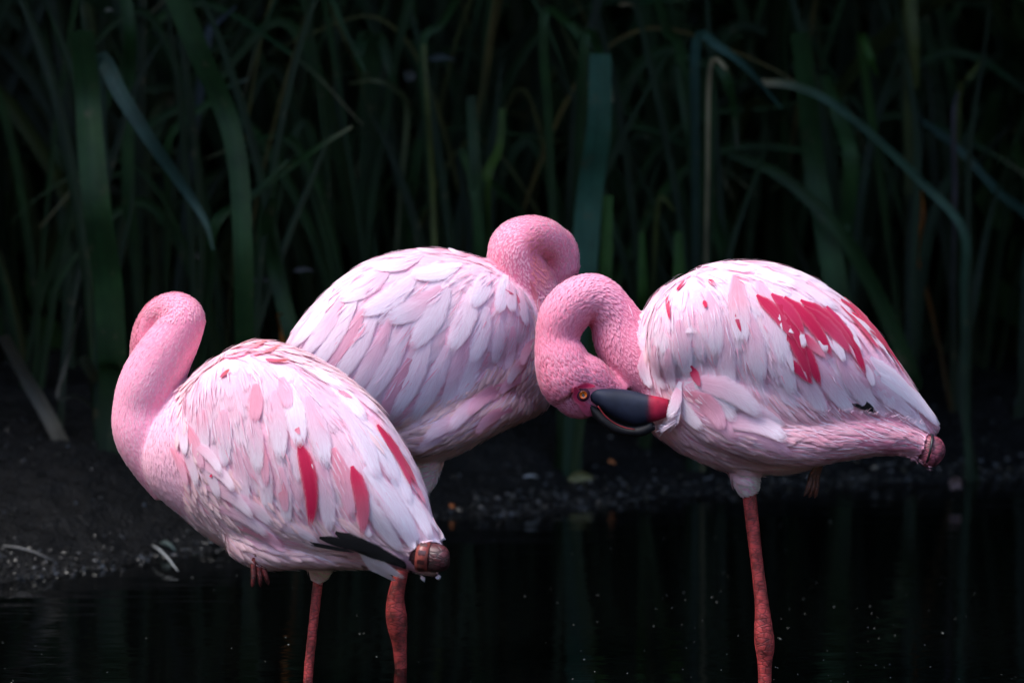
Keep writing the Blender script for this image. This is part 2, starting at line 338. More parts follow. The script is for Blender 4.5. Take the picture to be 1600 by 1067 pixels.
class Bird:
    def __init__(s, label, anchor, y0):
        s.y0 = y0; s.root = empty('flamingo', anchor, label, 'flamingo', 'flamingos standing in the pond'); s.comps = []; s.hockc = (.38, .08, .12); s.guides = []; s.necktan = []; s.exl = []
    def comp(s, kind, mb): s.comps.append((kind, mb))
    def skinmix(s, px, py): return .35
    def finish_body(s, voxel=.003, skincol=None):
        al = MB(); 
        for k, m in s.comps: al.add(m)
        me = al.mesh('tmp', None); o = bpy.data.objects.new('tmp', me); COL.objects.link(o)
        md = o.modifiers.new('r', 'REMESH'); md.mode = 'VOXEL'; md.voxel_size = voxel; md.adaptivity = 0
        sm = o.modifiers.new('s', 'SMOOTH'); sm.factor = .5; sm.iterations = 7
        bpy.context.view_layer.update(); dg = bpy.context.evaluated_depsgraph_get()
        b = bpy.data.meshes.new_from_object(o.evaluated_get(dg)); bpy.data.objects.remove(o)
        b.name = 'body'; s.me = b
        trees = [(k, BVHTree.FromPolygons([Vector(v) for v in m.v], m.f)) for k, m in s.comps]
        s.trees = trees
        def kind(p):
            best = 9; kk = None
            for k, t in trees:
                r = t.find_nearest(p)
                if r[0] is not None and r[3] < best: best = r[3]; kk = k
            return kk
        s.kind = kind
        ks = [kind(v.co) for v in b.vertices]; s.ks = ks
        ca = b.color_attributes.get('pigment') or b.color_attributes.new('pigment', 'FLOAT_COLOR', 'POINT')
        if ca.domain != 'POINT' or len(ca.data) != len(b.vertices):
            b.color_attributes.remove(ca); ca = b.color_attributes.new('pigment', 'FLOAT_COLOR', 'POINT')
        arr = np.ones((len(b.vertices), 4), dtype=np.float32)
        for i, v in enumerate(b.vertices): arr[i, :3] = s.skin(ks[i], v.co)
        ca.data.foreach_set('color', arr.ravel())
        b.materials.clear(); b.materials.append(M_SKIN); b.materials.append(M_LEG)
        for p in b.polygons:
            p.use_smooth = True
            if sum(ks[i] in ('leg', 'hock') for i in p.vertices) >= 3: p.material_index = 1
        s.body = link('body', b, s.root)
        s.bvh = BVHTree.FromPolygons([v.co.copy() for v in b.vertices], [tuple(p.vertices) for p in b.polygons if p.material_index == 0])
    def skin(s, k, co):
        if k == 'leg': return LEGR
        if k == 'hock': return s.hockc
        if k in ('neck', 'head'): return mix(ROSE, NECKP, s.skinmix(*proj(co)))
        return mix(BLUSH, PINK, .35)
    # --- guides: (px,py,dx,dy,len mm,width mm,pinkness)
    def guide(s, px, py, near=True):
        if not hasattr(s, 'ga'):
            a = np.array(s.guides, dtype=float); a[:, 2:4] /= np.hypot(a[:, 2], a[:, 3])[:, None]; s.ga = a
        a = s.ga; k = ((a[:, 0]-px)**2+(a[:, 1]-py)**2+60)**-1.5
        return (k @ a[:, 2:] / k.sum()).tolist()
    def near_explicit(s, px, py, p, only=0):
        if p.y > s.y0+.03: return False
        for e in s.exl:
            if abs(px-e[0]) > 60 or abs(py-e[1]) > 80: continue
            dx, dy = e[2]-e[0], e[3]-e[1]; t = ((px-e[0])*dx+(py-e[1])*dy)/(dx*dx+dy*dy)
            bold = e[5][1] < .2
            if bold and -.02 < t < .93 and abs((px-e[0])*dy-(py-e[1])*dx)/math.hypot(dx, dy) < e[4]*(.5+only*.4): return True
            if only: continue
            if .15 < t < .75 and abs((px-e[0])*dy-(py-e[1])*dx)/math.hypot(dx, dy) < e[4]*.3: return True
        return False
    def flow(s, p, kd):
        if kd in ('neck', 'head'):
            best = min(s.necktan, key=lambda q: (q[0]-p).length_squared); return best[1]
        px, py = proj(p); g = s.guide(px, py)
        d = Vector((g[0], 0, -g[1]))
        if kd == 'body' or kd.startswith('wing'):
            d = d + s.yaw*0.35
        return d
    def walk(s, p, kd, L, l0, l1, ts=TS, wob=0):
        path = []; nor = []; lf = []; pos = p; prev = 0; d = None; fl = s.flow(p, kd)
        if wob: fl = Matrix.Rotation(wob, 3, s.bvh.find_nearest(p)[1]) @ fl
        for i, t in enumerate(ts):
            if i: pos = path[-1]*1 - nor[-1]*lf[-1] + d*((t-ts[i-1])*L)
            loc, n, _, _ = s.bvh.find_nearest(pos)
            if i and i % 2 == 0 and not kd in ('neck', 'head'):
                f2 = s.flow(loc, kd); fl = fl.normalized()*.5+f2.normalized()*.5
            d = fl - n*fl.dot(n)
            if d.length < 1e-4: d = n.orthogonal()
            d.normalize(); off = l0+(l1-l0)*t**.8
            path.append(loc+n*off); nor.append(n); lf.append(off)
        return path, nor, lf
    def plumage(s, spec, red=None):
        """spec(kind, px, py, p) -> None or dict(r spacing)"""
        vs = s.me.vertices
        def rfn(vi):
            p = vs[vi].co.copy(); px, py = proj(p); sp = spec(s.ks[vi], px, py, p)
            return None if sp is None else sp['r']
        pts = sample_surface(s.me, None, .0024, rfn)
        s.stuff = {}; big = []
        for p, vi in pts:
            k = s.ks[vi]; px, py = proj(p); sp = spec(k, px, py, p)
            if sp is None: continue
            if k not in ('neck', 'head') and not sp.get('down') and s.near_explicit(px, py, p): continue
            if k in ('neck', 'head') or sp.get('down'):
                L = sp['L']*random.uniform(.8, 1.25); Wd = sp['W']*random.uniform(.8, 1.2)
                ts = [0, .33, .7, 1]
                fz = random.random() < .07
                pa, no, lf = s.walk(p, k, L, -.0006, sp['lift']*random.uniform(.5, 1.6)*(1.3 if fz else 1)+(.0008 if fz else 0), ts, random.gauss(0, .22))
                c1 = sp['c1']; c0 = sp['c0']; j = random.uniform(-.3, .3); c1 = mix(c1, c0, max(0, j)); 
                r, c, u = feather_blade(pa, no, L, Wd*(1.15 if not fz else .4), c0, c1, 3, .35, ts, point=.2, uo=random.randrange(60))
                m = s.stuff.setdefault(sp['grp'], MB()); m.grid(r, c, u)
            else:
                L = sp['L']*random.uniform(.85, 1.2); Wd = sp['W']*random.uniform(.85, 1.15)
                l1 = sp['lift']*random.uniform(.6, 1.5)
                fluffy = sp.get('fluffy')
                pa, no, lf = s.walk(p, k, L, -.0005, l1, TS, random.gauss(0, .10 if not fluffy else .22))
                pk = max(0, min(1.3, sp['pink'] + random.gauss(0, sp.get('var', .10))))
                c1 = mix(WHITE, BLUSH, min(1, pk)) if pk < 1 else mix(BLUSH, PINK, (pk-1)/.3)
                c0 = mix(c1, PINK, .62 if not fluffy else .30)
                if fluffy: c1 = mix(c1, sp.get('tone', c1), .6); c0 = mix(c0, sp.get('tone', c0), .7)
                r, c, u = feather_blade(pa, no, L, Wd, c0, c1, 5, .03 if not fluffy else .14, TS, bvh=s.bvh if Wd > .009 else None, lift=lf, point=.32 if not fluffy else .2,
                    twist=random.gauss(0, .05), uo=random.randrange(60), edge=mix(c1, WHITE, .7), cmid=mix(c1, PINK, .25 if random.random() < .35 else .0))
                big.append((sp['grp'], fluffy, r, c, u, px, py, p.y, L*Wd))
        # loose barbs and stray wisps lying over the vanes
        lb = MB(); wp = [(p, s.ks[vi]) for p, vi in pts if s.ks[vi] in ('wing', 'body', 'thigh') and p.y < s.y0+.06]
        wp = [q for q in wp if spec(q[1], *proj(q[0]), q[0]) and not spec(q[1], *proj(q[0]), q[0]).get('down')]
        if wp:
            for i in range(1700):
                p, k = wp[random.randrange(len(wp))]; p = p+Vector((random.gauss(0, .008), random.gauss(0, .004), random.gauss(0, .008))); p = s.bvh.find_nearest(p)[0]
                if s.near_explicit(*proj(p), p, .9) and random.random() < .93: continue
                ts = [0, .35, .7, 1]; L = random.uniform(.014, .042); h = random.uniform(.0022, .0036)
                pa, no, lf = s.walk(p, k, L, h, h+random.uniform(.0004, .0022), ts, random.gauss(0, .10))
                g_ = random.random(); c_ = mix(WHITE, BLUSH, g_) if g_ < .8 else mix(BLUSH, PINK, .6)
                r, c, u = feather_blade(pa, no, L, random.uniform(.0010, .0026), c_, mix(c_, WHITE, .3), 3, 0, ts, point=.2, uo=random.randrange(60)); lb.grid(r, c, u)
            lb.build('loose_barbs', M_FLUFF, s.root, kind='stuff')
        for k, m in s.stuff.items(): m.build(k, M_DOWN, s.root, kind='stuff')
        return big
    def explicit(s, lst, c_default=None):
        """(x0,y0,x1,y1,width px,base colour,tip colour[,bend px]) laid along the camera-facing side between two points read off the photo"""
        out = []
        for ei, e in enumerate(lst):
            x0, y0, x1, y1, w, c0, c1 = e[:7]; bold = c0[1] < .2 and w > 12; w = w*(1.12 if bold else 1.15); bend = e[7] if len(e) > 7 else 0; lift = e[8] if len(e) > 8 else .004
            if bold and c1[0] > .1:
                q_ = random.random(); c1 = mix(c1, (.82, .16, .28), .02+.7*q_**3); c0 = mix(c0, (.75, .12, .22), .12*random.random())
            pa = []; no = []; lf = []; ok = True; l = math.hypot(x1-x0, y1-y0); nx, ny = -(y1-y0)/l, (x1-x0)/l
            last = None
            for t in TS:
                b = bend*math.sin(math.pi*t); X = x0+(x1-x0)*t+nx*b; Y = y0+(y1-y0)*t+ny*b
                h = s.bvh.ray_cast(CL, ray(X, Y))
                if h[0] is None or (last and (h[0]-last).length > .06):
                    q = CL+ray(X, Y)*((last if last else at(X, Y, s.y0))-CL).length; h = s.bvh.find_nearest(q)
                off = .0022+.00001*ei+(lift*(.45 if lift < .012 else .6)+.0005)*t+(.0012 if bold else 0); last = h[0]
                n = h[1]
                if n.dot(ray(X, Y)) > 0: n = -n
                n = (n*1.0 + Vector((0, -.35, .1))).normalized()
                pa.append(h[0]+n*off); no.append(n); lf.append(off)
            if not ok: continue
            conf = None if any(x is None for x in lf) else s.bvh
            r, c, u = feather_blade(pa, no, 0, pxm(w, s.y0), c0, c1, 5, .03, TS, bvh=conf, lift=lf, point=.2 if c0[1] < .2 or w < 12 else .42, uo=random.randrange(60), edge=mix(c1, PINK, .5) if c1[1] < .1 and c1[0] > .1 else mix(c1, c0, .3), twist=random.gauss(0, .04))
            out.append((r, c, u, (x0+x1)/2, (y0+y1)/2))
        return out
    def wings(s, big, expl, wingkinds=('wing', 'wingfar')):
        """one wing per side: a shell under its feathers, every large feather its own mesh, small coverts joined"""
        objs = {}
        for wk in wingkinds:
            src = [m for k, m in s.comps if k == wk]
            if not src: continue
            mm = MB(); mm.add(src[0])
            mm.c = [mix(BLUSH, PINK, .2)]*len(mm.v)
            cen = sum((Vector(v) for v in mm.v), Vector())/len(mm.v)
            mm.v = [tuple(cen+(Vector(v)-cen)*.985) for v in mm.v]
            objs[wk] = mm.build('wing', M_SKIN, s.root)
        cov = {}; fl = MB(); cnt = {}
        bigs = [b for b in big if not b[1]]
        bigs.sort(key=lambda b: -b[8])
        for b in bigs:
            k = b[0]; par = objs.get(k)
            if par is None: fl.grid(b[2], b[3], b[4]); continue
            cnt[k] = cnt.get(k, 0)+1
            if cnt[k] <= (240 if k == 'wing' else 60):
                m = MB(); m.grid(b[2], b[3], b[4]); m.build('feather', M_FEATHER, par)
            else: cov.setdefault(k, MB()).grid(b[2], b[3], b[4])
        for k, m in cov.items(): m.build('covert_feathers', M_FEATHER, objs[k], kind='stuff')
        fm = MB()
        for b in big:
            if b[1]: fm.grid(b[2], b[3], b[4])
        if fm.v: fm.build('flank_feathers', M_FLUFF, s.root, kind='stuff')
        if fl.v: fl.build('back_feathers', M_FEATHER, s.root, kind='stuff')
        for r, c, u, x, y in expl:
            m = MB(); m.grid(r, c, u); m.build('feather', M_FEATHER, objs['wing'])
        return objs

def fringe(bird, pts, L, Wd, c0, c1, n, spread, name, y):
    """loose barbs hanging over an edge: pts = list of (px,py,dx,dy)"""
    m = MB()
    for i in range(n):
        k = random.random()*(len(pts)-1); a = int(k); f = k-a; q = [pts[a][j]+(pts[a+1][j]-pts[a][j])*f for j in range(4)]
        p = at(q[0]+random.gauss(0, 2), q[1]+random.gauss(0, 2), y+random.uniform(-spread, spread)); d = Vector((q[2]+random.gauss(0, .25), random.gauss(0, .3), -q[3]+random.gauss(0, .25))).normalized()
        l = L*random.uniform(.6, 1.3); nn = Vector((random.gauss(0, .3), -1, random.gauss(0, .3))).normalized(); s_ = d.cross(nn).normalized()
        rows = []; 
        for t in (0, .4, .8, 1):
            c = p+d*l*t+Vector((0, 0, -.15*l*t*t)); w = Wd*(1-t)**.6*.5
            rows.append([c-s_*w, c+s_*w])
        m.grid(rows, [[mix(c0, c1, t)]*2 for t in (0, .4, .8, 1)], [[(.3, .1), (.7, .1)]]*4)
    return m.build(name, M_DOWN, bird.root, kind='stuff')

def foot(name, bird, loc, size, rotm, col, sp=.5):
    """webbed foot: three toes with a web between them"""
    m = MB(); tips = []
    for a in (-sp, 0, sp):
        d = rotm @ Vector((math.sin(a), 0, -math.cos(a))); up = rotm @ Vector((0, -1, 0)); side = rotm @ Vector((math.cos(a), 0, math.sin(a)))
        C = [loc+d*size*t+up*.003*math.sin(t*9) for t in (0, .25, .5, .75, 1, 1.08)]; R = [size*.10, size*.085, size*.085, size*.07, size*.05, size*.01]
        m.add(tube3(C, R, 8, 1, col)); tips.append(loc+d*size*.9)
    for a, b in ((0, 1), (1, 2)):
        rows = []
        for t in (0, .3, .6, .85):
            A = loc+(tips[a]-loc)*t; B = loc+(tips[b]-loc)*t
            rows.append([A.lerp(B, k)+rotm @ Vector((0, .002*math.sin(k*3.1), .05*size*t*math.sin(k*3.14))) for k in (0, .25, .5, .75, 1)])
        m.grid(rows, [[mix(col, BLACK, .3)]*5]*4)
    return m.build(name, M_LEG, bird.root)

def necktan(bird, C):
    L = []
    for i in range(len(C)): L.append((C[i], (C[max(i-1, 0)]-C[min(i+1, len(C)-1)]).normalized()))   # feathers lie from the head towards the body
    bird.necktan += L

PT = lambda spec: [(a[0], a[1], a[2], a[3]) for a in spec]

# ============ right flamingo: preening, head and neck in full view
R = Bird('rightmost flamingo, preening with its dark bill tucked in its breast, crimson streaks across its wing', at(1195, 1085, 0), 0.0)
R.yaw = Vector((0, 0, 0))
R.comp('body', loft([
 (998,545,1000,620,.020,0),(1006,492,1010,660,.040,0),(1026,458,1040,690,.062,0),(1066,431,1082,714,.090,0),(1112,413,1126,732,.100,0),
 (1160,407,1172,739,.104,0),(1214,413,1216,740,.104,0),(1265,432,1262,732,.098,0),(1318,467,1305,716,.086,0),(1368,515,1348,703,.070,0),
 (1408,573,1388,703,.052,0),(1438,622,1420,708,.034,0),(1458,652,1444,700,.018,0),(1464,664,1456,684,.006,0)], 4, 32))
for nm, yy in (('wing', -.052), ('wingfar', .052)):
    R.comp(nm, loft([
     (1012,520,1014,560,.015,yy),(1026,476,1034,590,.038,yy),(1056,446,1064,596,.052,yy),(1100,425,1106,600,.060,yy),(1150,417,1150,622,.064,yy),
     (1205,424,1204,645,.064,yy),(1258,442,1254,658,.060,yy*.95),(1310,478,1302,655,.052,yy*.85),(1358,524,1346,648,.042,yy*.7),(1400,580,1384,648,.032,yy*.5),
     (1434,628,1420,664,.020,yy*.3),(1466,666,1456,678,.006,yy*.1)], 4, 28))
# thigh and folded leg lying along the belly to the hock at the tail
R.comp('thigh', loft([(1065,610,1070,668,.012,-.060),(1090,602,1100,690,.024,-.062),(1140,612,1145,708,.034,-.062),(1200,640,1200,722,.040,-.060),(1260,650,1262,726,.042,-.056),(1320,650,1320,716,.038,-.050),
 (1380,655,1382,708,.030,-.042),(1425,668,1424,712,.020,-.034),(1452,684,1446,722,.012,-.030)], 4, 24))
t, C, _ = tube([(1440,698,-.03,13),(1452,702,-.032,14),(1460,706,-.033,20),(1467,707,-.033,15),(1474,704,-.033,6)], 4, 18); 
R.comp('hock', loft([(1436,686,1432,712,.010,-.032),(1446,681,1440,726,.016,-.034),(1456,680,1450,731,.020,-.035),(1467,683,1462,728,.020,-.035),(1475,692,1472,718,.014,-.035),(1478,702,1477,710,.004,-.035)], 4, 20))
# neck: from the breast up, over and down to the head
t, C, _ = tube([(1030,590,.005,50),(1000,562,.010,52),(974,528,.012,47),(957,493,.010,39),(930,467,.004,38),(902,472,-.004,38),(879,498,-.010,38),(871,532,-.016,34),(877,562,-.022,42),(888,590,-.026,47),(900,608,-.028,44)], 5, 24)
R.comp('neck', t); necktan(R, C)
t, C, _ = tube([(975,540,.016,44),(985,580,.02,40),(1005,615,.02,34),(1030,650,.02,26)], 4, 20); R.comp('neck', t)
hd = loft([(868,560,846,600,.030,-.024),(905,550,862,628,.036,-.027),(938,562,884,648,.034,-.030),(958,583,900,654,.027,-.030),(976,601,914,655,.018,-.029),(984,606,924,645,.009,-.028)], 4, 24)
R.comp('head', hd); R.necktan += [(at(925,600,-.03), Vector((-.85, 0, .5))), (at(950,620,-.03), Vector((-.85, 0, .5)))]
t, C, _ = tube([(1163,715,-.01,34),(1165,735,-.01,24),(1167,755,-.01,21),(1171,770,-.01,15)], 4, 18); R.comp('tuft', t)
t, C, _ = tube([(1168,740,-.01,11),(1171,775,-.01,11.5),(1177,830,-.01,11),(1184,890,-.01,10.5),(1191,950,-.01,12),(1193,985,-.01,15.5),(1195,1010,-.01,16),(1195,1035,-.01,12),(1195,1085,-.01,10.5),(1195,1180,-.01,10),(1195,1285,-.01,10)], 5, 16); R.comp('leg', t)
R.finish_body()
R.guides = [(1025,500,.05,1,34,13,.25),(1030,570,.15,1,30,12,.35),(1020,640,.3,.9,22,10,.6),(1060,450,.1,1,36,15,.35),(1070,520,.1,1,42,16,.15),(1100,430,.55,.8,40,17,.25),(1110,500,.15,1,46,18,.2),(1100,575,.25,1,48,15,.3),
 (1150,412,.95,.3,45,20,.15),(1160,470,.35,.95,50,20,.15),(1160,550,.25,1,58,17,.25),(1170,620,.5,.85,50,14,.45),(1210,425,.9,.45,55,22,.1),(1225,500,.5,.85,66,20,.2),(1220,590,.4,.9,62,17,.3),(1240,640,.7,.6,45,14,.5),
 (1280,450,.8,.6,65,22,.25),(1290,530,.6,.8,75,20,.3),(1290,610,.5,.8,58,18,.35),(1340,500,.68,.75,80,20,.3),(1350,580,.6,.8,70,20,.25),(1330,640,.7,.5,50,16,.5),(1400,580,.62,.8,85,20,.15),(1400,640,.75,.6,60,18,.35),(1445,640,.6,.8,60,18,.2),
 (1060,620,.75,.5,36,14,.3),(1120,650,1,.25,42,15,.3),(1150,700,1,.15,40,15,.45),(1080,690,.9,.35,34,13,.5),(1220,690,1,0,38,14,.75),(1300,690,1,-.02,34,12,1.0),(1380,685,1,.05,30,11,1.15),(1435,700,1,.25,24,9,1.25)]
def specR(k, px, py, p):
    if k == 'leg' or k == 'hock': return None
    if k in ('neck', 'head'):
        # deeper rose where the neck is bent and the feathers part, paler on top and on the breast side
        f = smooth(560, 440, py)*.9; b = smooth(930, 1000, px)
        c1 = mix(mix(NECKP, BLUSH, .15+.45*f), (.82, .32, .44), b*.5); c0 = mix(ROSE, NECKP, .3+.6*max(f, b))
        if k == 'head' or (py > 560 and px < 940): c1 = mix(c1, BLUSH, .35); c0 = (.54, .07, .15)
        e = math.hypot(px-912, py-616)
        if (e < 16 or (px > 905 and py > 606 and px < 1000 and py > 606+(px-985)*.1 and e < 40)) and p.y < 0: return None
        L, Wd, r = (.0120, .0040, .0034) if not b > .5 else (.0095, .0034, .0034)
        return dict(r=r*.82, L=L, W=Wd, lift=.0015 if b < .5 else .0007, c0=c0, c1=c1, grp='neck_plumage')
    if k == 'tuft': return dict(r=.0032, L=.013, W=.0028, lift=.002, c0=BUFF, c1=(.85, .74, .72), grp='thigh_plumage', down=1)
    if px < 1058 and 606 < py < 662 and p.y < -.01: return None
    g = R.guide(px, py); L = g[2]/1000; Wd = g[3]/1000; pk = g[4]
    if k in ('wing', 'wingfar'):
        return dict(r=Wd*.62, L=L*1.45, W=Wd*1.4, lift=.0015, pink=pk, grp=k, var=.16)
    if k == 'body' and py < 420+.0*px or (k == 'body' and (py < 600 and p.z > .57)):
        return dict(r=Wd*.60, L=L*1.35, W=Wd*1.4, lift=.0022, pink=pk, grp='back', var=.16)
    tone = mix((.90, .52, .54), (.70, .09, .20), smooth(1150, 1330, px)*(.45+.55*smooth(-.25, .3, noise.noise(p*30))))
    return dict(r=.0075 if k != 'thigh' else .0062, L=L*1.25, W=.0120, lift=.0042, pink=pk, grp='flank', fluffy=1, tone=tone, var=.15)
K1 = CRIM; K2 = (.72, .03, .13); KW = mix(WHITE, BLUSH, .3)
R.exl = [
 # white coverts that frame the crimson
 (1030,440,1062,530,26,BLUSH,WHITE),(1075,430,1090,520,28,BLUSH,WHITE),(1110,455,1120,560,30,BLUSH,WHITE),(1150,430,1160,540,32,PINK,WHITE),(1060,500,1075,590,26,BLUSH,WHITE),
 (1185,440,1225,575,34,BLUSH,WHITE,-6,.005),(1170,490,1190,600,30,BLUSH,WHITE),(1130,500,1140,620,28,BLUSH,WHITE),(1205,500,1240,620,28,BLUSH,WHITE),
 (1095,412,1180,425,26,WHITE,WHITE),(1150,410,1250,450,30,WHITE,WHITE),(1200,415,1310,485,30,BLUSH,WHITE),(1260,440,1370,530,26,BLUSH,WHITE),
 (1270,560,1330,645,30,BLUSH,WHITE),(1310,560,1370,648,30,BLUSH,WHITE),(1240,560,1290,650,28,BLUSH,WHITE),(1350,560,1400,640,28,BLUSH,WHITE),
 # crimson vanes
 (1182,462,1240,532,21,K1,K1,-5),(1205,460,1256,525,20,K2,K1,-6),(1225,465,1300,560,22,K1,K1,-8),(1212,480,1268,600,22,K1,K1,-4),(1240,520,1282,604,20,K1,K1,-3),(1255,480,1330,556,22,K1,K2,-6),
 (1250,470,1335,548,20,K1,K1,-8),(1290,480,1352,588,20,K2,K1,-6),(1270,475,1345,560,18,K1,K1,-7),(1300,470,1372,552,18,K2,K1,-5),(1250,520,1290,560,14,K2,PINK,0),
 (1312,470,1390,545,18,K1,K1,-8),(1330,490,1402,572,16,K1,K1,-5),(1318,466,1360,520,16,K1,K2,-6),(1350,500,1412,590,14,K1,K1,-3),(1210,462,1260,560,18,K1,K1,-3),(1230,560,1270,600,14,K1,K2,0),
 (1216,470,1262,545,7,PINK,BLUSH,-5,.006),(1243,482,1310,560,7,BLUSH,WHITE,-6,.006),(1278,488,1338,566,8,PINK,BLUSH,-6,.006),(1302,488,1362,560,7,WHITE,BLUSH,-6,.006),(1226,520,1262,596,7,PINK,BLUSH,-3,.006),(1340,512,1398,575,8,WHITE,WHITE,-4,.006),(1200,462,1222,520,6,BLUSH,WHITE,-3,.006),
 # white tips between them
 (1240,495,1256,545,14,KW,WHITE,0,.007),(1268,500,1290,552,15,KW,WHITE,-2,.007),(1300,520,1318,566,14,KW,WHITE,0,.007),(1225,530,1240,585,10,KW,WHITE,0,.007),(1360,515,1385,560,12,KW,WHITE,0,.007),(1320,500,1345,550,9,KW,WHITE,0,.007),
 (1210,500,1240,522,9,KW,WHITE,0,.007),(1352,570,1364,604,12,KW,WHITE,0,.007),
 # small crimson flecks near the shoulder
 (1042,462,1048,502,7,ROSE,CRIM),(1058,455,1072,440,7,CRIM,ROSE),(1108,438,1118,448,8,CRIM,PINK),(1148,488,1158,520,6,ROSE,CRIM),(1080,570,1095,605,14,CRIM,ROSE),(1130,413,1170,420,9,PINK,PINK),(1100,470,1104,482,7,CRIM,CRIM),
 # long pale tertials down to the tail
 (1358,560,1440,640,26,WHITE,WHITE,-6,.006),(1365,580,1462,666,30,WHITE,WHITE,-8,.008),(1385,590,1468,672,22,mix(WHITE,BLUSH,.2),WHITE,-10,.007),(1340,590,1430,655,22,BLUSH,WHITE,-4),(1400,600,1470,668,16,WHITE,WHITE,-9,.008),(1375,610,1450,680,18,BLUSH,WHITE,-4,.005),
 # dark primary showing under the wing
 (1338,622,1366,640,9,BLACK,BLACK,0,.007),(1330,630,1372,644,7,BLACK,BLACK,0,.006),
 # folded shoulder feathers over the breast
 (1008,548,1022,606,20,BLUSH,WHITE,8,.006),(1025,540,1042,608,22,BLUSH,WHITE,8,.006),(1045,545,1058,610,18,BLUSH,WHITE,6,.006),(1070,600,1160,640,26,WHITE,WHITE,-8,.010),(1062,600,1150,660,30,BLUSH,WHITE,-14,.008),(1090,610,1225,668,26,BLUSH,WHITE,-10,.008),(1066,630,1150,690,26,BLUSH,BLUSH,-10,.006),(1120,660,1230,690,30,BLUSH,WHITE,-14,.014),(1075,596,1190,650,34,BLUSH,WHITE,-16,.016),(1068,615,1130,672,30,PINK,BLUSH,-14,.010),(1150,640,1228,664,16,BLUSH,WHITE,-6,.012),(1140,680,1240,712,24,BLUSH,BLUSH,-8,.006),
 (1058,610,1100,670,26,WHITE,WHITE,6,.010),(1062,600,1052,650,18,BLUSH,WHITE,-3,.030),(1066,612,1040,664,16,BLUSH,WHITE,-5,.022),(1064,596,1064,660,18,WHITE,WHITE,4,.022)]
explR = R.explicit(R.exl); bigR = R.plumage(specR)
wR = R.wings(bigR, explR)
# bill
SL = (.012, .015, .030)
def bcolR(p):
    x, y = proj(p)
    if x > 1046: return BLACK
    return mix(SL, (.34, .012, .04), smooth(1010, 1022, x))
ub = loft([(920,608,924,628,.010,-.050),(934,606,941,638,.0165,-.050),(950,607,957,650,.020,-.051),(970,608,976,659,.020,-.053),(989,611,996,664,.018,-.058),(1008,616,1013,661,.015,-.064),(1030,620,1033,655,.012,-.069),(1046,624,1046,648,.008,-.062),(1060,628,1058,642,.005,-.040)], 4, 28, sq=2.3, colfn=bcolR)
BL = bpy.data.objects.new('bill', None); COL.objects.link(BL); BL.location = at(985, 640, -.04); BL.matrix_world = Matrix.Translation(BL.location); BL.parent = R.root; BL.matrix_parent_inverse = R.root.matrix_world.inverted()
ub.build('upper_mandible', M_BILL, BL)
lb = loft([(920,626,927,652,.010,-.048),(938,640,943,666,.016,-.049),(958,654,961,677,.016,-.051),(982,664,985,681,.015,-.056),(1003,664,1006,681,.012,-.063),(1018,657,1024,671,.007,-.068)], 4, 20, colfn=lambda p: BLACK)
lb.build('lower_mandible', M_EYE if False else M_BILL, BL)
gape, _, _ = tube([(934,634,-.067,.9),(946,650,-.070,1.1),(960,661,-.071,1.1),(976,668,-.073,1.1),(992,671,-.075,1.0)], 5, 8, col=(.14, .01, .015)); gape.build('gape_edge', M_BILL, BL)
# bare skin between eye and bill, and the eye
lore = MB()
def eye(bird, px, py, y, r, iris=(.75, .13, .005), scale=1, par=None):
    h = bird.bvh.ray_cast(CL, ray(px, py)); c = h[0]+Vector((0, -.0035, 0)); n = (h[1]+Vector((0, -1.2, .1))).normalized()
    u = n.orthogonal().normalized(); v = n.cross(u)
    def disc(rr, ro, z, zz, col, name, mat, parent, k=24):
        m = MB(); rows = []
        for (a, b) in ((ro, z), ((ro+rr)/2, zz), (rr, zz*.6+z*.2), (0.0001, zz*.7)): rows.append([c+n*b+(u*math.cos(2*math.pi*i/k)+v*math.sin(2*math.pi*i/k))*a for i in range(k)])
        m.grid(rows, [[col]*k]*4, close=True); return m.build(name, mat, parent)
    e = disc(r*.6, r*1.75, -.001, .0022, (.06, .012, .03), 'eye', M_BILL, bird.root)
    disc(r*.9, r, .001, .0036, iris, 'iris', M_EYE, e); disc(r*.2, r*.36, .003, .0042, (.005, .004, .004), 'pupil', M_EYE, e)
eye(R, 911, 616, -.06, .0062)
skinR = R.explicit([(898,604,916,634,15,CRIM,(.5,.03,.08),5,.0004),(902,604,930,604,9,CRIM,CRIM,-2,.0004),(906,624,934,654,15,(.60,.06,.14),(.5,.03,.08),2,.0004)])
m_ = MB()
for r, c, u, x, y in skinR: m_.grid(r, c, u)
m_.build('bare_face_skin', M_SKIN, R.root)
# ring on the folded leg, loose hanging foot, ruffs
def ring(name, bird, c, axis, r, h, col, marks=False):
    a = axis.normalized(); u = a.orthogonal().normalized(); v = a.cross(u); m = MB(); rows = []; k = 32; cols = []
    for (rr, z) in ((r*.93, -h/2), (r*1.02, -h/2), (r*1.06, 0), (r*1.02, h/2), (r*.93, h/2)):
        rows.append([c+a*z+(u*math.cos(2*math.pi*i/k)+v*math.sin(2*math.pi*i/k))*rr for i in range(k)]); cols.append([col]*k)
    m.grid(rows, cols, close=True); o = m.build(name, M_BAND, bird.root)
    if marks:
        for ang in np.arange(0, 6.28, .62):
            q = MB(); rw = []
            for z in (-.28, .28):
                rw.append([c+a*z*h+(u*math.cos(ang+t)+v*math.sin(ang+t))*(r*1.075) for t in (0, .1, .2, .3)])
            q.grid(rw, [[(.06, .012, .012)]*4]*2); q.build('band_mark', M_BAND, o)
    return o
ring('leg_band', R, at(1451, 701, -.036), Vector((1, 0, -.22)), .0235, .0035, BLACK)
foot('hanging_foot', R, at(1281, 716, -.03), .060, Matrix.Rotation(.25, 3, 'Y') @ Matrix.Rotation(.5, 3, 'Z'), (.13, .035, .02), .16)
foot('webbed_foot', R, at(1195, 1278, -.01), .06, Matrix.Rotation(1.5, 3, 'X'), LEGR)
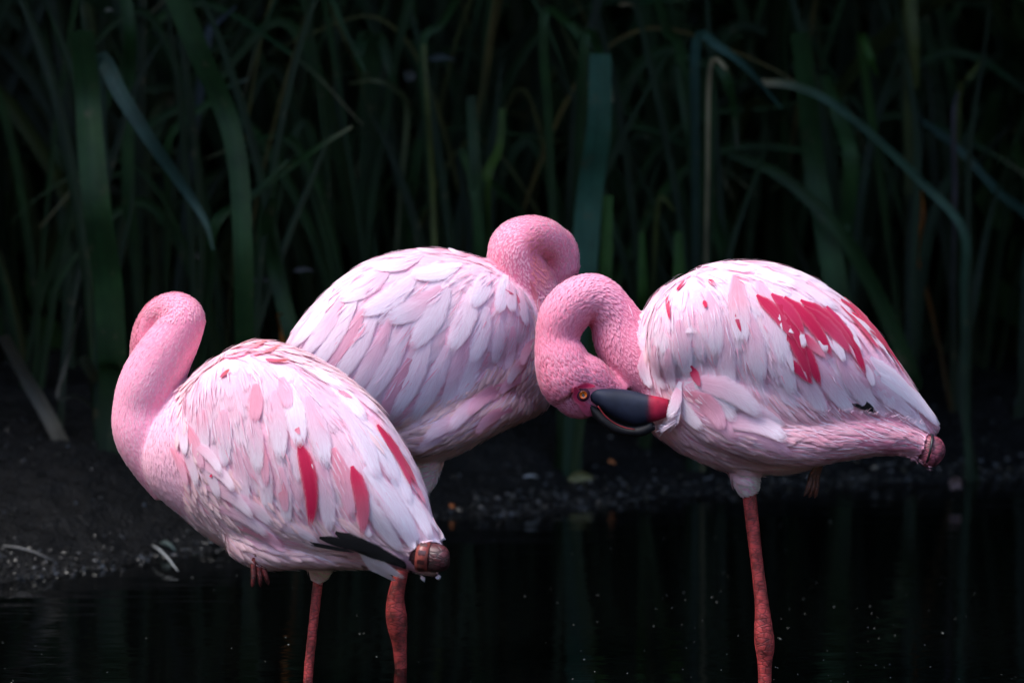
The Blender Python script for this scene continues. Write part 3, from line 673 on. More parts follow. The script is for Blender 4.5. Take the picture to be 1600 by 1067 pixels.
fringe(R, [(1062,640,-.8,.5),(1056,660,-.8,.3),(1036,670,-.9,.1)], .014, .0011, (.8, .6, .66), WHITE, 160, .015, 'breast_fluff', -.07)
fringe(R, [(1260,645,.3,-.9),(1300,642,.5,-.9),(1370,645,.6,-.8),(1440,662,.8,-.5)], .009, .0005, BLUSH, WHITE, 170, .02, 'flank_fluff', -.08)
fringe(R, [(1330,712,.8,.3),(1400,706,.8,.4),(1430,716,.8,.5),(1455,732,.8,.6)], .005, .0005, PINK, BLUSH, 120, .02, 'belly_fluff', -.045)

# ============ middle flamingo: seen from behind its left flank, head turned away over its back
MY = .15
M = Bird('middle flamingo, plain pale wing without crimson, head turned away between the other two', at(627, 1055, MY), MY)
M.yaw = Vector((-.1, -.3, 0))
M.comp('body', loft([
 (442,552,446,566,.006,-.07),(462,512,486,618,.030,-.06),(508,458,540,672,.060,-.045),(560,417,590,702,.085,-.03),(618,395,630,716,.100,-.01),(675,389,672,720,.106,0),
 (730,397,715,706,.106,.01),(772,412,762,680,.098,.02),(808,431,806,660,.084,.03),(834,462,836,646,.062,.04),(850,505,850,626,.034,.05),(858,550,858,590,.010,.055)], 4, 32, y0=MY))
for nm, yy in (('wing', -.052), ('wingfar', .055)):
    M.comp(nm, loft([(440,550,444,564,.006,-.08),(470,508,500,612,.026,-.075+yy*.5),(516,460,548,650,.046,-.055+yy*.8),(566,422,596,668,.058,-.035+yy),(620,402,640,668,.064,-.015+yy),(678,398,690,650,.066,yy),(732,408,742,615,.062,.01+yy),
     (776,426,784,585,.052,.02+yy),(808,448,812,560,.036,.03+yy),(826,480,828,530,.014,.04+yy)], 4, 28, y0=MY))
M.comp('thigh', loft([(600,660,606,700,.02,-.055),(650,625,650,712,.036,-.06),(710,600,705,700,.040,-.055),(760,590,752,682,.038,-.045),(800,600,795,660,.028,-.03),(830,610,825,650,.012,-.01)], 4, 24, y0=MY))
t, C, _ = tube([(850,545,.045,44),(842,500,.04,44),(826,452,.032,43),(808,415,.024,42),(804,388,.022,41),(822,375,.034,38),(848,378,.060,37),(864,398,.078,37),(872,425,.085,36)], 5, 24, y0=MY)
M.comp('neck', t); necktan(M, C)
M.comp('head', loft([(848,372,842,408,.020,.070),(882,358,846,420,.032,.080),(903,385,846,440,.034,.082),(905,420,846,455,.032,.082),(902,438,856,468,.026,.080),(896,452,868,478,.016,.078)], 4, 24, y0=MY))
M.necktan += [(at(880,440,MY+.08), Vector((-.1, 0, .95)))]
t, C, _ = tube([(668,690,0,32),(666,718,0,25),(664,745,0,21),(658,766,0,14)], 4, 18, y0=MY); M.comp('tuft', t)
t, C, _ = tube([(662,735,0,12),(650,800,0,12),(632,870,0,12),(624,905,0,12),(618,935,0,14),(619,960,0,17),(621,980,0,16),(624,1005,0,12),(626,1040,0,10),(627,1100,0,10),(627,1230,0,10)], 5, 16, y0=MY); M.comp('leg', t)
M.finish_body()
M.guides = [(450,545,-.6,.8,60,18,.1),(490,490,-.7,.75,75,22,.25),(500,570,-.6,.8,80,22,.2),(560,430,-.85,.55,65,22,.3),(560,500,-.68,.75,85,24,.2),(560,600,-.6,.8,80,22,.3),(620,400,-.95,.3,50,22,.35),(620,450,-.75,.65,68,25,.2),(640,530,-.62,.8,75,26,.2),
 (640,620,-.55,.85,66,22,.35),(690,392,-1,.1,42,20,.4),(700,440,-.7,.7,58,25,.2),(710,520,-.5,.87,60,24,.2),(700,600,-.5,.87,56,20,.3),(760,410,-.75,.6,36,17,.5),(760,470,-.5,.85,44,20,.25),(770,540,-.45,.9,44,17,.3),(780,600,-.55,.8,38,14,.5),
 (820,450,-.3,.95,28,15,.35),(815,500,-.25,.97,32,14,.35),(835,540,-.3,.95,26,12,.6),(840,600,-.6,.8,22,10,.9),(800,640,-.9,.4,30,12,.7),(740,640,-.8,.55,36,15,.5),(700,690,-1,.1,34,15,.4),(640,690,-1,0,36,15,.3),(760,680,-.95,.2,26,12,.7)]
def specM(k, px, py, p):
    if k in ('leg', 'hock'): return None
    if k in ('neck', 'head'):
        f = smooth(430, 345, py); inn = smooth(46, 14, math.hypot((px-838)*1.0, (py-405)*.7)) if px > 826 else 0
        c1 = mix(mix((.86, .42, .50), BLUSH, .3+.5*f), (.80, .24, .27), inn*.8); c0 = mix(mix(c1, NECKP, .6), (.62, .12, .14), inn)
        if k == 'head' and px > 850: c1 = mix(c1, (.80, .28, .32), .35*smooth(395, 440, py))
        if math.hypot(px-900, py-436) < 9: return None
        rg = px > 832 or k == 'head'
        return dict(r=.0031, L=.010, W=.0036, lift=.0012 if rg else .0007, c0=c0, c1=c1, grp='neck_plumage')
    if k == 'tuft': return dict(r=.0032, L=.013, W=.0030, lift=.002, c0=BUFF, c1=(.85, .75, .72), grp='thigh_plumage', down=1)
    g = M.guide(px, py); L = g[2]/1000; Wd = g[3]/1000; pk = g[4]
    if k in ('wing', 'wingfar'): return dict(r=Wd*.60, L=L*1.45, W=Wd*1.35, lift=.0017, pink=pk, grp=k, var=.10)
    if k == 'body' and (p.z > .59 or (px < 560 and py < 660)): return dict(r=Wd*.60, L=L*1.35, W=Wd*1.4, lift=.0022, pink=pk, grp='back', var=.10)
    return dict(r=.0072, L=L*1.1, W=.0130, lift=.0044, pink=pk, grp='flank', fluffy=1, tone=(.92, .58, .48), var=.12)
lav = mix(WHITE, BLUSH, .3)
M.exl = [
 (520,450,455,545,22,WHITE,WHITE,-6,.006),(540,460,470,560,24,BLUSH,WHITE,-4,.006),(560,455,480,590,26,lav,WHITE,-4,.006),(570,480,500,600,22,mix(PINK,BLUSH,.6),BLUSH,-3,.004),(590,480,510,612,28,lav,WHITE,-6,.006),(610,500,540,630,26,BLUSH,WHITE,-5),
 (640,505,560,640,28,lav,WHITE,-6,.006),(640,560,585,665,26,mix(PINK,BLUSH,.5),BLUSH,-5,.004),(670,520,610,655,30,lav,WHITE,-6,.006),(700,540,640,660,30,lav,WHITE,-6,.006),(730,520,690,640,30,BLUSH,WHITE,-5),(750,530,715,625,26,lav,WHITE,-5),
 (700,450,640,545,34,lav,WHITE,-5,.005),(690,450,600,500,34,BLUSH,WHITE,-8,.005),(650,430,560,490,32,lav,WHITE,-8,.005),(740,450,700,550,34,lav,WHITE,-5,.005),(610,415,530,470,28,BLUSH,WHITE,-8),(760,480,735,570,28,lav,WHITE,-4),
 (720,412,640,430,28,WHITE,WHITE,-6,.006),(700,390,650,392,18,PINK,WHITE,-3,.006),(735,400,700,392,16,PINK,WHITE,-3,.007),(760,425,735,480,30,lav,WHITE,-4,.006),(790,430,775,490,26,WHITE,WHITE,-3,.006),(660,400,580,420,24,BLUSH,WHITE,-6),
 (800,440,800,490,22,BLUSH,WHITE,3,.006),(815,455,822,510,20,BLUSH,WHITE,3,.006),(780,500,770,570,22,lav,WHITE,-3),(832,560,790,600,18,PINK,WHITE,8,.014),(826,590,776,614,18,PINK,BLUSH,8,.014),(838,530,812,572,16,PINK,BLUSH,6,.012),(800,600,730,650,22,PINK,BLUSH,10,.012),(770,620,700,676,24,BLUSH,lav,10,.012),(740,650,660,690,24,BLUSH,lav,8,.010),(800,640,740,676,20,PINK,BLUSH,8,.012),(720,670,650,706,22,BLUSH,lav,6,.010),(800,510,790,580,18,BLUSH,lav,-3),
 (778,452,802,462,7,ROSE,ROSE,0,.003),(806,460,816,500,6,ROSE,PINK,0,.003),(828,440,842,500,6,(.6,.16,.2),PINK,-4,.004),(745,412,770,425,7,PINK,ROSE,0,.004),(750,400,790,420,8,PINK,PINK,0,.004)]
explM = M.explicit(M.exl); bigM = M.plumage(specM)
wM = M.wings(bigM, explM)
eye(M, 899, 435, MY, .0045, iris=(.35, .03, .02))
loft([(893,450,872,478,.014,.078),(890,472,868,492,.014,.078),(876,496,858,502,.011,.080),(862,512,850,508,.005,.082)], 4, 20, y0=MY, colfn=lambda p: SL).build('bill', M_BILL, M.root)
foot('webbed_foot', M, at(627, 1225, MY), .06, Matrix.Rotation(1.5, 3, 'X'), LEGR)
fringe(M, [(645,745,-.2,1),(668,762,0,1),(690,725,.3,.9)], .009, .0008, BUFF, WHITE, 120, .015, 'thigh_fluff', MY-.01)

# ============ left flamingo: its tail towards the viewer, neck folded away behind itself
LY = -.12
Lb = Bird('leftmost flamingo, tail towards the viewer, three crimson feathers and black wing tips showing', at(480, 1109, LY), LY)
Lb.hockc = (.085, .016, .020)
Lb.yaw = Vector((.25, -.5, 0))
Lb.comp('body', loft([
 (196,620,192,672,.016,.075),(236,662,216,722,.042,.07),(264,634,246,766,.064,.06),(294,598,288,803,.086,.045),(340,556,336,838,.100,.03),(394,534,384,864,.106,.01),
 (440,540,430,880,.106,-.01),(490,563,480,884,.102,-.03),(542,596,530,886,.095,-.05),(590,645,575,886,.084,-.07),(626,702,612,886,.068,-.085),(652,762,640,890,.048,-.10),(668,806,660,896,.030,-.11),(684,838,678,896,.014,-.115),(688,850,684,880,.006,-.116)], 4, 32, y0=LY))
for nm, yy, s_ in (('wing', -.050, 1), ('wingfar', .052, 0)):
    if s_: st = [(278,630,282,665,.010,.04+yy),(298,604,312,745,.034,.035+yy),(332,572,352,800,.050,.02+yy),(376,552,400,826,.060,.005+yy),(426,556,450,842,.064,-.012+yy),(474,580,500,848,.062,-.03+yy),(520,618,550,842,.056,-.045+yy),(566,672,592,838,.046,-.062+yy),(606,738,622,850,.034,-.080+yy*.8),(640,800,642,866,.020,-.095+yy*.5),(660,836,658,872,.008,-.105)]
    else: st = [(306,600,304,700,.02,.06+yy),(348,562,342,740,.045,.04+yy),(400,538,392,760,.058,.02+yy),(450,540,440,780,.062,0+yy),(506,566,490,800,.060,-.03+yy),(560,608,540,820,.055,-.05+yy),(606,664,585,840,.046,-.065+yy*.9),(638,728,618,850,.034,-.08+yy*.7),(656,780,645,860,.020,-.09+yy*.5),(664,815,660,850,.008,-.10)]
    Lb.comp(nm, loft(st, 4, 28, y0=LY))
Lb.comp('thigh', loft([(360,800,362,866,.022,-.035),(400,806,400,886,.032,-.045),(450,830,450,886,.036,-.055),(510,848,510,884,.034,-.066),(570,858,570,884,.030,-.078),(620,864,620,886,.024,-.09),(650,866,650,892,.018,-.10)], 4, 20, y0=LY))
Lb.comp('hock', loft([(640,846,644,880,.012,-.125),(660,846,662,890,.016,-.130),(680,849,680,894,.021,-.134),(694,852,694,892,.019,-.136),(703,862,703,884,.010,-.136)], 4, 20, y0=LY))
t, C, _ = tube([(280,762,.05,42),(254,716,.055,52),(232,672,.06,56),(229,630,.058,52),(238,594,.050,50),(257,556,.044,45),(279,519,.044,38),(287,496,.05,33),(272,484,.066,28),(250,494,.088,28),(236,520,.10,29),(233,552,.105,30),(236,580,.105,30)], 5, 26, y0=LY)
Lb.comp('neck', t); necktan(Lb, C)
Lb.comp('head', loft([(205,545,262,545,.026,.107),(205,570,268,566,.030,.107),(212,598,266,590,.030,.107),(222,620,258,610,.022,.105)], 4, 22, y0=LY))
t, C, _ = tube([(500,860,0,28),(501,885,0,20),(499,905,0,11)], 4, 18, y0=LY-.03); Lb.comp('tuft', t)
t, C, _ = tube([(502,880,0,8.5),(497,908,0,8.5),(489,980,0,8),(482,1050,0,8),(480,1110,0,9),(478,1160,0,12),(476,1190,0,12),(476,1230,0,8.5),(474,1320,0,8.5)], 5, 14, y0=LY-.03); Lb.comp('leg', t)
Lb.skinmix = lambda px, py: .5+.5*smooth(500, 620, py)
Lb.finish_body()
Lb.guides = [(290,600,-.15,1,26,12,.4),(300,680,0,1,36,14,.3),(330,580,.1,1,34,14,.5),(330,640,.05,1,44,15,.3),(340,720,.25,.97,44,14,.35),(300,720,.45,.9,30,11,.35),(350,770,.6,.8,34,11,.35),(380,545,.7,.55,34,15,.65),(390,600,.15,1,46,18,.45),
 (400,680,.12,1,58,16,.4),(410,760,.3,.95,50,14,.45),(440,540,.85,.35,38,15,.7),(450,580,.5,.85,48,20,.3),(450,660,.15,1,60,18,.3),(470,740,.12,1,58,16,.45),(480,810,.35,.95,46,14,.3),(500,570,.85,.55,50,18,.4),(520,640,.5,.87,62,20,.25),(530,730,.3,.95,62,18,.4),
 (560,620,.7,.7,60,18,.35),(580,700,.5,.85,70,18,.3),(580,790,.35,.95,56,16,.3),(630,700,.45,.9,66,16,.35),(630,780,.45,.9,70,20,.1),(660,830,.5,.85,50,15,.1),(400,830,1,.3,40,14,.3),(450,860,1,.1,34,12,.5),(540,872,1,0,28,10,.8),(620,878,1,.05,26,10,.8),
 (250,740,.35,.95,18,7,.7),(330,800,.7,.7,36,13,.3),(290,780,.6,.8,30,11,.45)]
def Lcol(px, py, p):
    f = smooth(490, 640, py); side = smooth(250, 315, px)*(1-smooth(560, 660, py))
    c1 = mix((.86, .42, .54), mix(BLUSH, WHITE, .05), .1+.65*f); c1 = mix(c1, (.80, .30, .34), .4*side)  # neck's right side tinted deeper, as the side turned from the sun
    n = max(0, noise.noise(p*38))*.9; c1 = mix(c1, (.80, .27, .38), min(.6, n)*(1-.6*f))
    return c1, mix(c1, NECKP, .45)
def specL(k, px, py, p):
    if k in ('leg', 'hock'): return None
    if k in ('neck', 'head'):
        back = p.y > LY+.078 and py < 600
        c1, c0 = Lcol(px, py, p)
        if back: c1 = (.82, .34, .44); c0 = (.60, .13, .19)
        up = back or py < 500
        return dict(r=.0029 if up else .0033, L=.0095 if up else .0145, W=.0034 if up else .0042, lift=.0012 if up else .0004, c0=c0, c1=c1, grp='neck_plumage')
    if k == 'tuft': return dict(r=.0032, L=.012, W=.0030, lift=.002, c0=BUFF, c1=(.80, .72, .60), grp='thigh_plumage', down=1)
    if p.y < LY-.02 and 475 < px < 645 and -14 < py-(836+(px-480)*.24) < 18: return None
    g = Lb.guide(px, py); L = g[2]/1000; Wd = g[3]/1000; pk = g[4]
    if k in ('wing', 'wingfar'):
        pk += .45*noise.noise(p*22)
        return dict(r=Wd*.66, L=L*1.6, W=Wd*1.5, lift=.0014, pink=pk, grp=k, var=.2)
    if k == 'body' and (p.z > .66-.0 or (px > 560 and py < 800) or (px > 640 and py < 850)): return dict(r=Wd*.60, L=L*1.35, W=Wd*1.4, lift=.0022, pink=pk, grp='back', var=.2)
    if k == 'body' and px < 285: 
        c1, c0 = Lcol(px, py, p); f = smooth(700, 790, py); c1 = mix(c1, mix(WHITE, BLUSH, .6), f*.6)
        return dict(r=.0033, L=.0150, W=.0044, lift=.0008, c0=mix(c0, c1, .3), c1=c1, grp='breast_plumage', down=1)
    return dict(r=.0072, L=L*1.15, W=.0125, lift=.0046, pink=pk, grp='flank', fluffy=1, tone=(.90, .60, .58), var=.12)
Lb.exl = [
 (400,600,400,660,24,PINK,mix(PINK,BLUSH,.5)),(440,590,452,640,22,mix(PINK,BLUSH,.4),BLUSH),(395,640,405,740,28,BLUSH,WHITE),(430,610,440,720,30,BLUSH,WHITE,0,.005),(350,640,352,730,26,BLUSH,WHITE),(370,700,385,800,26,BLUSH,WHITE),(320,640,318,720,24,BLUSH,WHITE),
 (455,600,470,700,32,WHITE,WHITE,0,.006),(480,620,510,730,30,BLUSH,WHITE,-4,.005),(410,700,420,800,26,BLUSH,WHITE),(440,730,450,820,24,BLUSH,WHITE),(500,720,515,830,28,BLUSH,WHITE,-3,.005),(520,700,550,810,26,PINK,BLUSH,-4,.004),(540,730,575,815,24,BLUSH,WHITE,-3),
 (500,580,570,660,30,WHITE,WHITE,-5,.005),(530,630,590,750,34,lav,WHITE,-6,.006),(560,650,620,760,32,WHITE,WHITE,-6,.006),(460,570,540,610,26,WHITE,WHITE,-5,.005),(520,590,590,650,24,BLUSH,WHITE,-5,.005),(590,680,640,790,26,WHITE,WHITE,-6,.006),
 (468,690,486,825,26,K1,K1,-9,.007),(550,728,566,838,24,K1,(.7,.2,.3),-9,.008),(410,690,418,760,15,PINK,BLUSH,0,.004),(456,655,470,680,10,CRIM,PINK,0,.006),(440,750,448,800,16,PINK,BLUSH,0,.004),
 (588,665,640,765,24,K1,K1,-7,.007),(600,690,648,762,16,K1,(.6,.08,.14),-5,.008),(635,740,662,790,12,PINK,PINK,-2,.006),(524,608,550,625,10,PINK,PINK,0,.005),
 # tail and tertials
 (570,730,650,850,34,WHITE,WHITE,-8,.008),(585,760,655,865,28,lav,WHITE,-4,.008),(610,750,672,845,28,WHITE,WHITE,-8,.008),(560,760,630,862,26,WHITE,WHITE,2,.008),(630,770,684,838,20,BLUSH,WHITE,-6,.007),
 (556,800,580,838,14,PINK,WHITE,0,.010),
 # black primaries under the wing's edge
 (500,838,600,856,20,BLACK,BLACK,0,.020),(525,830,628,872,26,BLACK,BLACK,2,.022),(545,838,652,882,24,BLACK,BLACK,2,.022),(470,845,560,856,9,BLACK,BLACK,0,.020),(535,845,640,878,20,BLACK,BLACK,0,.020),
 (556,854,640,886,24,WHITE,WHITE,4,.034),(566,862,622,896,24,WHITE,WHITE,4,.034),(672,880,690,910,14,BLUSH,WHITE,0,.02),(655,884,664,906,10,BLUSH,WHITE,0,.02),(668,806,690,848,16,BLUSH,WHITE,-4,.014),
 # ruffled feathers along the lower edge of the wing
 (300,700,345,780,22,BLUSH,WHITE,-6,.008),(320,740,380,800,22,BLUSH,WHITE,-8,.009),(345,770,430,820,24,BLUSH,WHITE,-8,.009),(350,800,440,850,24,BLUSH,WHITE,-8,.008),(390,805,500,845,22,BLUSH,WHITE,-6,.007),(290,660,318,735,20,PINK,BLUSH,-4,.007),(276,650,292,712,18,BLUSH,WHITE,-4,.010),(298,690,352,742,18,BLUSH,WHITE,-8,.016),(312,724,372,766,20,BLUSH,WHITE,-9,.018),(322,760,400,806,22,BLUSH,WHITE,-10,.016),(336,792,424,836,22,BLUSH,WHITE,-9,.014),(268,700,296,760,14,PINK,BLUSH,-4,.010),(372,822,450,858,22,PINK,BLUSH,-8,.012),(282,690,310,760,18,BLUSH,WHITE,-4,.006),(380,840,450,866,22,BLUSH,lav,-5,.006),
 (328,738,334,744,7,CRIM,CRIM,0,.008),
 # russet feathers along the ridge of the back
 (370,548,420,534,10,PINK,(.8,.25,.25),3,.006),(390,556,440,542,10,PINK,(.75,.2,.2),3,.006),(415,562,452,566,8,ROSE,(.5,.1,.08),2,.006),(345,590,362,578,7,ROSE,(.5,.1,.08),0,.005),(352,560,396,548,9,BLUSH,PINK,3,.006)]
explL = Lb.explicit(Lb.exl); bigL = Lb.plumage(specL)
wL = Lb.wings(bigL, explL)
ring('leg_band', Lb, at(662, 868, LY-.130), Vector((1, -.15, -.12)), .0225, .019, (.24, .045, .035), marks=True)
foot('hanging_foot', Lb, at(400, 852, LY-.070), .060, Matrix.Rotation(-.1, 3, 'Y') @ Matrix.Rotation(.3, 3, 'Z'), (.17, .02, .02), .2)
foot('webbed_foot', Lb, at(474, 1315, LY-.03), .06, Matrix.Rotation(1.5, 3, 'X'), LEGR)
loft([(226,606,254,602,.014,.100),(236,630,262,618,.013,.09),(250,650,270,636,.010,.08)], 4, 18, y0=LY, colfn=lambda p: SL).build('bill', M_BILL, Lb.root)

# ------------------------------------------------------------------ reeds on the bank
TEAL = (.013, .038, .010); DGREEN = (.003, .010, .0015); LGREEN = (.018, .055, .006); TAN = (.30, .24, .14); BROWN = (.05, .045, .035); OLIVE = (.05, .06, .015); RUST = (.22, .07, .01)
def strip3(P, Wd, cols, fold=.25, twist=0, n=5):
    """a long leaf: P points in space, Wd widths, V-folded across"""
    c = catmull([tuple(p)+(w,)+tuple(cl) for p, w, cl in zip(P, Wd, cols)], n)
    m = MB(); rows = []; cc = []; uu = []; L = 0; pts = [Vector(q[:3]) for q in c]
    ref = Vector((0, -1, 0))
    for i, q in enumerate(c):
        d = (pts[min(i+1, len(c)-1)]-pts[max(i-1, 0)]).normalized(); nn = ref-d*ref.dot(d)
        if nn.length < .1: nn = Vector((1, 0, 0))
        nn.normalize(); nn = Matrix.Rotation(twist*(i/len(c)-.4), 3, d) @ nn
        s_ = d.cross(nn); w = max(q[3], .0006)/2
        if i: L += (pts[i]-pts[i-1]).length
        rows.append([pts[i]+s_*(w*k)+nn*(-fold*w*(1-abs(k))) for k in (-1, -.5, 0, .5, 1)]); cc.append([tuple(max(0, v) for v in q[4:7])]*5); uu.append([(k, L*4) for k in (0, .25, .5, .75, 1)])
    m.grid(rows, cc, uu); return m
def prof(i, n, w, kind):
    t = i/(n-1)
    return w
plants = 0
def reed(label, y, traces, extra=2, group=None, base=None):
    """traces: (list of (px,py), width px, colour, root end: 'a' first / 'b' last, tipwidth factor[, tip colour])"""
    global plants; rnd = random.Random(plants*7+3); plants += 1
    p0 = traces[0][0][0] if traces[0][3] == 'a' else traces[0][0][-1]
    q = at(p0[0], p0[1], y); bx = q.x + rnd.uniform(-.03, .03) if base is None else at(base, 600, y).x; by = y + .05
    root = Vector((bx, by, gz(bx, by)-.02)); e = empty('reed_plant', root, label, 'reed', group or 'reeds on the bank')
    for tr in traces:
        pts, w, col, end, tipf = tr[:5]; col = tuple(min(.5, v*1.1) for v in col); tipc = tr[5] if len(tr) > 5 else col
        pl = list(pts) if end == 'a' else list(pts)[::-1]     # from root end to tip
        P = [at(a, b, y + .04*math.sin(i*1.7+plants)) for i, (a, b) in enumerate(pl)]; n = len(P)
        Wd = [pxm(w, y)*(1 if i < n-1 else 1)*(1-(1-tipf)*(i/(n-1))**1.6) for i in range(n)]; cols = [mix(col, tipc, smooth(.72, 1, i/(n-1))) for i in range(n)]
        d = P[0]-root
        if d.length > .12:
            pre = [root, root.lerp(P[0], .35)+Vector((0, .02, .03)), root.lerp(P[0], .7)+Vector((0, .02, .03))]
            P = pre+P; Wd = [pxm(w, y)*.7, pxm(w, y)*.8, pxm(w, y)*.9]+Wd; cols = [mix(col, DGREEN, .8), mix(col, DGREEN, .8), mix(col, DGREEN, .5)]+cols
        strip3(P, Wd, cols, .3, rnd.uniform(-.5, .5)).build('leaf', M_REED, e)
    for k in range(extra):
        a = rnd.uniform(-.25, .25); h = rnd.uniform(.5, 1.5); dy = rnd.uniform(.05, .35)
        P = [root+Vector((a*h*t*t+rnd.gauss(0, .01), dy*t, h*(t-.12*t*t))) for t in (0, .3, .6, .85, 1)]
        w = rnd.uniform(.012, .026); strip3(P, [w*.8, w, w, w*.6, .001], [mix(DGREEN, TEAL, rnd.random()*.4)]*5, .3, rnd.uniform(-2, 2)).build('leaf', M_REED, e)
    return e
reed('broad flat blade standing at the far left, its top cut straight across', 1.65, [([(128,50),(137,150),(142,230),(152,330),(168,440),(175,560)],46,TEAL,'b',.8)])
reed('blade bent down at the left with its drooping tip above the left flamingo', 1.70, [([(155,95),(190,150),(235,220),(285,290),(320,345),(333,390)],26,mix(TEAL,(.05,.09,.10),.4),'a',.12)], base=150)
reed('long arching blade coming down from the top left edge, thinning to a thread', 1.75, [([(265,-30),(310,80),(350,170),(372,260),(380,400),(382,530)],30,TEAL,'b',1.2)])
reed('thin curved leaf with a pale tip crossing the arching blade at the top left', 2.15, [([(388,124),(350,138),(320,165),(265,215)],12,TEAL,'b',.3,(.12,.15,.12)),([(370,10),(335,40),(325,60)],12,(.04,.05,.06),'b',.3)], base=250)
reed('slanting leaf rising to the right with its tip left of the middle', 1.8, [([(550,198),(500,228),(440,270),(380,315),(335,350)],15,TEAL,'b',.3,mix(TEAL,TAN,.3)),([(450,250),(400,300),(340,350)],9,TEAL,'b',.4)], base=300)
reed('short wide blade leaning right beside the pale leaf litter, rusty at its foot', 1.85, [([(428,312),(418,360),(432,430),(455,520)],26,mix(TEAL,DGREEN,.3),'b',.6),([(436,490),(441,520),(443,560)],9,RUST,'b',1)], 1)
reed('stem snapped near the top of the middle, upper half leaning right', 2.1, [([(725,-20),(690,38),(661,72)],13,TEAL,'b',.9),([(662,70),(668,160),(676,300),(680,420)],9,OLIVE,'b',.8)], base=690)
reed('small hooped leaf arched over like a bridge at upper centre left', 2.15, [([(545,131),(585,126),(618,140),(636,172)],10,mix(TEAL,TAN,.15),'b',.3),([(505,-20),(540,50),(570,112)],9,TEAL,'a',.6)], base=600)
reed('leaf with a torn notch and yellow fleck hanging at upper centre left', 2.2, [([(575,60),(560,85),(566,118)],22,TEAL,'a',.1,LGREEN),([(590,60),(610,110),(628,165)],18,mix(TEAL,DGREEN,.3),'a',.2)], base=560)
reed('narrow blade standing behind the middle flamingo back', 2.1, [([(720,232),(740,290),(750,395)],17,TEAL,'b',.7),([(736,150),(742,250),(750,330)],20,mix(DGREEN,TEAL,.5),'b',.8)])
reed('leaf slanting down to the right behind the middle flamingo head', 2.2, [([(755,283),(795,312),(835,352)],12,mix(TEAL,DGREEN,.3),'a',.5),([(785,170),(780,230),(760,280)],16,(.04,.075,.01),'b',.6)], base=760)
reed('pale topped leaf drooping right at top centre', 2.0, [([(850,28),(888,38),(912,70),(934,97)],15,mix(TEAL,LGREEN,.2),'a',.15),([(915,58),(938,85),(950,125),(958,160)],15,mix(TEAL,LGREEN,.1),'a',.2,TAN)], base=880)
reed('broadest upright blade, standing right behind the middle flamingo head', 1.98, [([(938,85),(936,200),(922,300),(910,440)],42,mix(TEAL,(.03,.10,.075),.6),'b',.8),([(950,305),(945,440)],20,LGREEN,'b',.8)])
reed('long thin leaf running down from the top edge right of centre', 2.2, [([(1022,-20),(1040,45),(1064,85)],16,TEAL,'b',.8),([(1058,105),(1075,200),(1105,310),(1135,420)],20,mix(TEAL,DGREEN,.2),'b',.5)], base=1130)
reed('arched leaf pointing down to the right at upper right of centre', 2.1, [([(1088,66),(1125,75),(1170,110),(1222,170)],15,mix(TEAL,(.04,.10,.11),.4),'a',.2)], base=1090)
reed('hanging leaf with a straw coloured top edge, right of centre', 2.1, [([(1112,104),(1136,125),(1148,180),(1152,232)],19,TEAL,'a',.15,BROWN),([(1110,104),(1135,108),(1144,124)],7,TAN,'a',.5)], base=1100)
reed('tall thick blade with a square top above the right flamingo', 2.3, [([(1250,52),(1260,140),(1272,260),(1290,360),(1310,470)],36,TEAL,'b',.8)])
reed('blade kinked sideways beside the tall thick one above the right flamingo', 2.35, [([(1287,120),(1310,180),(1330,250)],24,mix(TEAL,LGREEN,.2),'b',.7),([(1332,245),(1322,310),(1305,430)],26,mix(TEAL,DGREEN,.4),'b',1)], base=1310)
reed('long thin leaf with a straw tip sweeping down to the right over the right flamingo', 2.2, [([(1190,129),(1235,133),(1290,155),(1360,208),(1440,285),(1505,360)],13,mix(TEAL,(.06,.12,.10),.4),'b',.9,TAN)], base=1520)
reed('long dim blade falling behind the crimson wing patch of the right flamingo', 2.3, [([(1140,240),(1220,275),(1310,360),(1375,470),(1425,590)],26,mix(TEAL,DGREEN,.35),'b',.5)])
reed('dim bluish leaf slanting to the right edge', 2.6, [([(1430,180),(1500,235),(1560,300),(1610,345)],15,mix(TEAL,(.02,.05,.06),.5),'b',.5)], base=1600)
reed('yellowish forked stalk at upper right', 2.6, [([(1535,92),(1515,120),(1500,140)],9,OLIVE,'b',.6),([(1498,140),(1490,180),(1492,300)],8,(.05,.04,.05),'b',.7),([(1440,300),(1442,340),(1432,400)],7,RUST,'b',.5)], base=1495)
reed('bright green short blades between the two right necks', 2.2, [([(1003,362),(1004,460)],16,LGREEN,'b',.6),([(1060,362),(1060,450)],20,LGREEN,'b',.7),([(1030,312),(1055,330)],9,OLIVE,'a',.3)])
reed('brownish withered leaf lying over at the lower left edge', 1.75, [([(5,525),(40,590),(75,650),(100,700)],24,BROWN,'b',.8)], 1)
reed('grey broken leaf stub left of the left flamingo neck', 1.75, [([(128,558),(148,590),(165,625),(172,670)],24,mix(BROWN,TEAL,.4),'b',.7),([(128,480),(105,560),(90,620)],6,BROWN,'b',.5)], 1)
reed('thin blade going up out of the top left, beside the arching one', 2.1, [([(193,-20),(203,50),(202,125),(200,300)],20,TEAL,'b',.9)])
reed('leaf pair crossing at centre left, behind the middle flamingo back', 2.25, [([(655,218),(645,280),(635,345)],22,mix(TEAL,DGREEN,.2),'b',.6),([(672,315),(655,335),(640,360)],10,TEAL,'b',.4)])
reed('dull olive blades in front of the dark upper right', 2.5, [([(1420,-20),(1428,60),(1432,140)],20,OLIVE,'a',.4),([(1345,60),(1360,90),(1372,120)],14,LGREEN,'a',.3)], base=1430)

